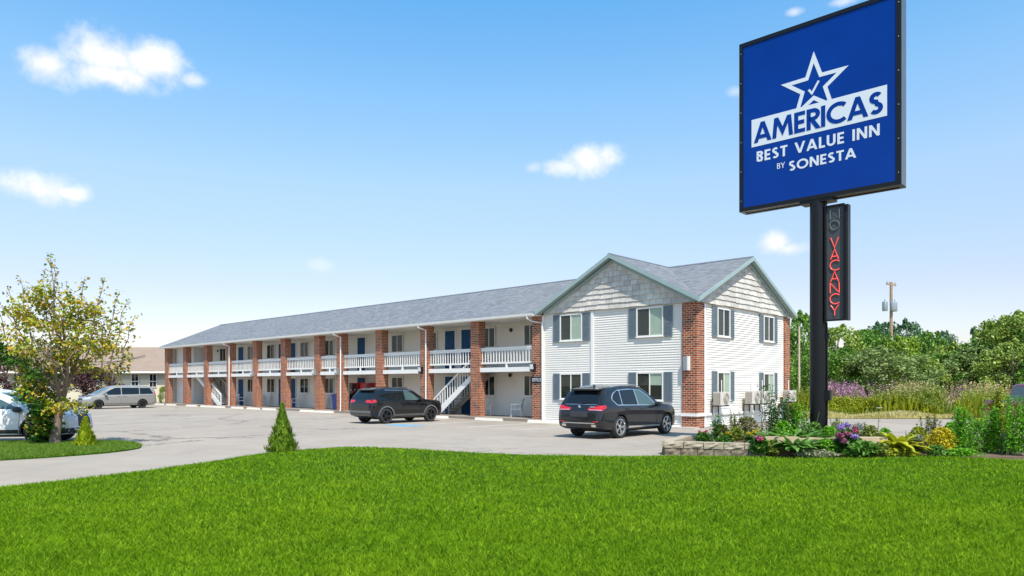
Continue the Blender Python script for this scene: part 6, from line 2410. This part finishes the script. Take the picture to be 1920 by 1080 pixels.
stem_plant('tall_lily', 1440, 19.3, ZB, 3, 1.45, .10, (.15, .016), 30, L_DARK, 'tallest thin dark stems left of the orange lily', lean=.10)
stem_plant('bright_perennial', 1500, 19.1, ZB, 9, 0.95, .13, (.15, .03), 24, L_FRESH, 'bright green leafy plant beside the sign pole', (L_ORF, .06, 2), lean=.1)
hosta('green_hosta', 1500, 17.75, ZB, 190, .52, .13, L_HOSTA, 'wide green hosta in front of the sign pole', 1.75, 6)
hosta('trailing_hosta', 1492, 16.98, .22, 90, .46, .13, L_HOSTA, 'green leaves spilling over the tan blocks', 1.2)
bush('white_groundcover', 1530, 16.85, .06, 0.95, 0.3, 0.17, 800, .075, .05, L_VAR, 'low white-edged ground cover along the lawn', up=.8)
bush('hydrangea', 1590, 17.0, .14, 0.62, 0.42, 0.55, 900, .10, .075, L_DARK, 'hydrangea with lilac and rose flower heads before the tan blocks', fl=[(-.22, -.1, .62, .085, L_LILA), (-.02, 0, .66, .08, L_LILA), (.12, -.1, .52, .07, L_PINK), (-.28, -.18, .42, .10, L_ROSE), (-.12, -.2, .46, .085, L_ROSE), (.06, -.2, .40, .085, L_LILA), (-.2, -.2, .30, .08, L_ROSE), (.14, -.04, .60, .06, L_ROSE)])
bush('pale_hydrangea_leaves', 1615, 16.8, .08, 0.80, 0.35, 0.34, 520, .14, .10, L_HOSTA, 'pale green broad-leaved clump right of the hydrangea flowers', up=.8)
stem_plant('lavender', 1608, 18.6, ZB, 34, 0.48, .22, (.06, .010), 12, L_GREY, 'grey lavender clump right of the sign pole', lean=.14)
stem_plant('wispy_weed', 1570, 18.8, ZB, 14, 0.60, .14, (.07, .016), 12, L_WEED, 'wispy green stems just right of the sign pole', lean=.2)
stem_plant('white_phlox', 1646, 20.0, .15, 1, 1.28, .01, (.06, .012), 8, L_WEED, 'lone tall stalk with a white flower head above the drive', (L_WHT, .12, 1), lean=.06)
hosta('golden_hosta', 1682, 17.3, .16, 85, .72, .19, L_HOSTY, 'yellow-green hosta with big leaves right of the tan blocks', 1.05)
bush('golden_spirea', 1765, 17.2, .12, 0.74, 0.5, 0.62, 2300, .055, .03, L_YELF, 'dense golden yellow shrub in the mulch bed', 'shrub')
bush('bluish_leaves', 1722, 17.6, .14, 0.34, 0.3, 0.36, 300, .12, .09, L_GREY, 'blue-grey leafy clump between the golden hosta and golden shrub')
stem_plant('brown_weed', 1745, 18.4, .14, 16, 0.85, .14, (.09, .016), 16, L_BRNZ, 'brownish weed stems behind the golden shrub', lean=.14)
for px, D_, h, n, lb in ((1806, 17.1, 1.22, 10, 'tall feathery green plant right of the golden shrub'), (1862, 17.3, 1.10, 9, 'feathery green plant second from the right picture edge'), (1907, 17.0, 1.40, 12, 'tallest feathery green plant at the right picture edge'), (1832, 17.6, 0.80, 5, 'lower feathery plant between two taller ones'), (1950, 17.2, 1.3, 9, 'feathery green plant just beyond the right picture edge')):
    stem_plant('cosmos', px, D_, .12, n, h, .10, (.12, .018), 44, L_FRESH, lb, (L_YELF, .05, 2), lean=.11)
stem_plant('light_green_spire', 1868, 19.6, .12, 5, 1.70, .10, (.15, .03), 40, L_LIME, 'light green leafy spire rising behind the feathery plants', lean=.05)
bush('variegated_shrub', 1836, 17.6, .12, 0.55, 0.4, 0.62, 1000, .07, .045, L_VAR, 'white-edged shrub between the feathery green plants', 'shrub')
bush('variegated_shrub', 1888, 17.4, .12, 0.40, 0.3, 0.50, 700, .07, .045, L_VAR, 'small white-edged shrub near the right picture edge', 'shrub')
bush('edging_clump', 1700, 16.85, .08, 0.7, 0.22, 0.14, 420, .06, .04, L_LIME, 'low yellow-green edging below the golden hosta')
bush('edging_clump', 1800, 16.75, .08, 1.1, 0.25, 0.18, 700, .06, .04, L_FRESH, 'low green edging below the feathery plants')
for px, D_, w_, h_, n_, m_, lb in ((1380, 18.4, .5, .36, 700, L_WEED, 'loose green filler plant behind the yellow flowers'), (1468, 18.25, .55, .55, 900, L_FRESH, 'bushy green plant below the orange lily'), (1527, 18.35, .5, .5, 800, L_HOSTA, 'soft green mound against the foot of the sign pole'), (1555, 17.9, .5, .42, 800, L_FRESH, 'green mound between the pole and the hydrangea'), (1632, 17.75, .5, .45, 700, L_WEED, 'green filler above the right end of the tan blocks'), (1660, 18.3, .45, .55, 700, L_FRESH, 'leafy plant behind the golden hosta'), (1722, 18.0, .55, .6, 900, L_LIME, 'lime-green bushy plant between the golden plants'), (1785, 18.1, .6, .72, 1100, L_FRESH, 'leafy green mound behind the golden shrub'), (1835, 18.5, .6, .8, 1000, L_LIME, 'yellow-green mound behind the feathery plants'), (1885, 18.6, .6, .85, 1000, L_LIME, 'yellow-green mound near the right picture edge'), (1448, 17.05, .5, .34, 600, L_WEED, 'trailing green plant hiding the joint of the two walls'), (1548, 17.02, .55, .38, 700, L_FRESH, 'bright green plant leaning on the tan blocks'), (1650, 16.85, .5, .30, 500, L_WEED, 'low green plant at the right end of the tan blocks'), (1755, 16.8, .5, .24, 500, L_HOSTA, 'low soft plant at the foot of the golden shrub')):
    bush('leafy_perennial', px, D_, ZB if D_ > 17.5 and px < 1645 else .10, w_, w_ * .7, h_, n_, .075, .04, m_, lb)
# a second family of taller garden weeds on the far side of the bed, by the drive
stalks('bed_weeds', 'loose weedy growth along the back of the flower bed', [(1560, 1960, 19.0, 20.0)], 900, 0.55, 0.02, L_WEED)
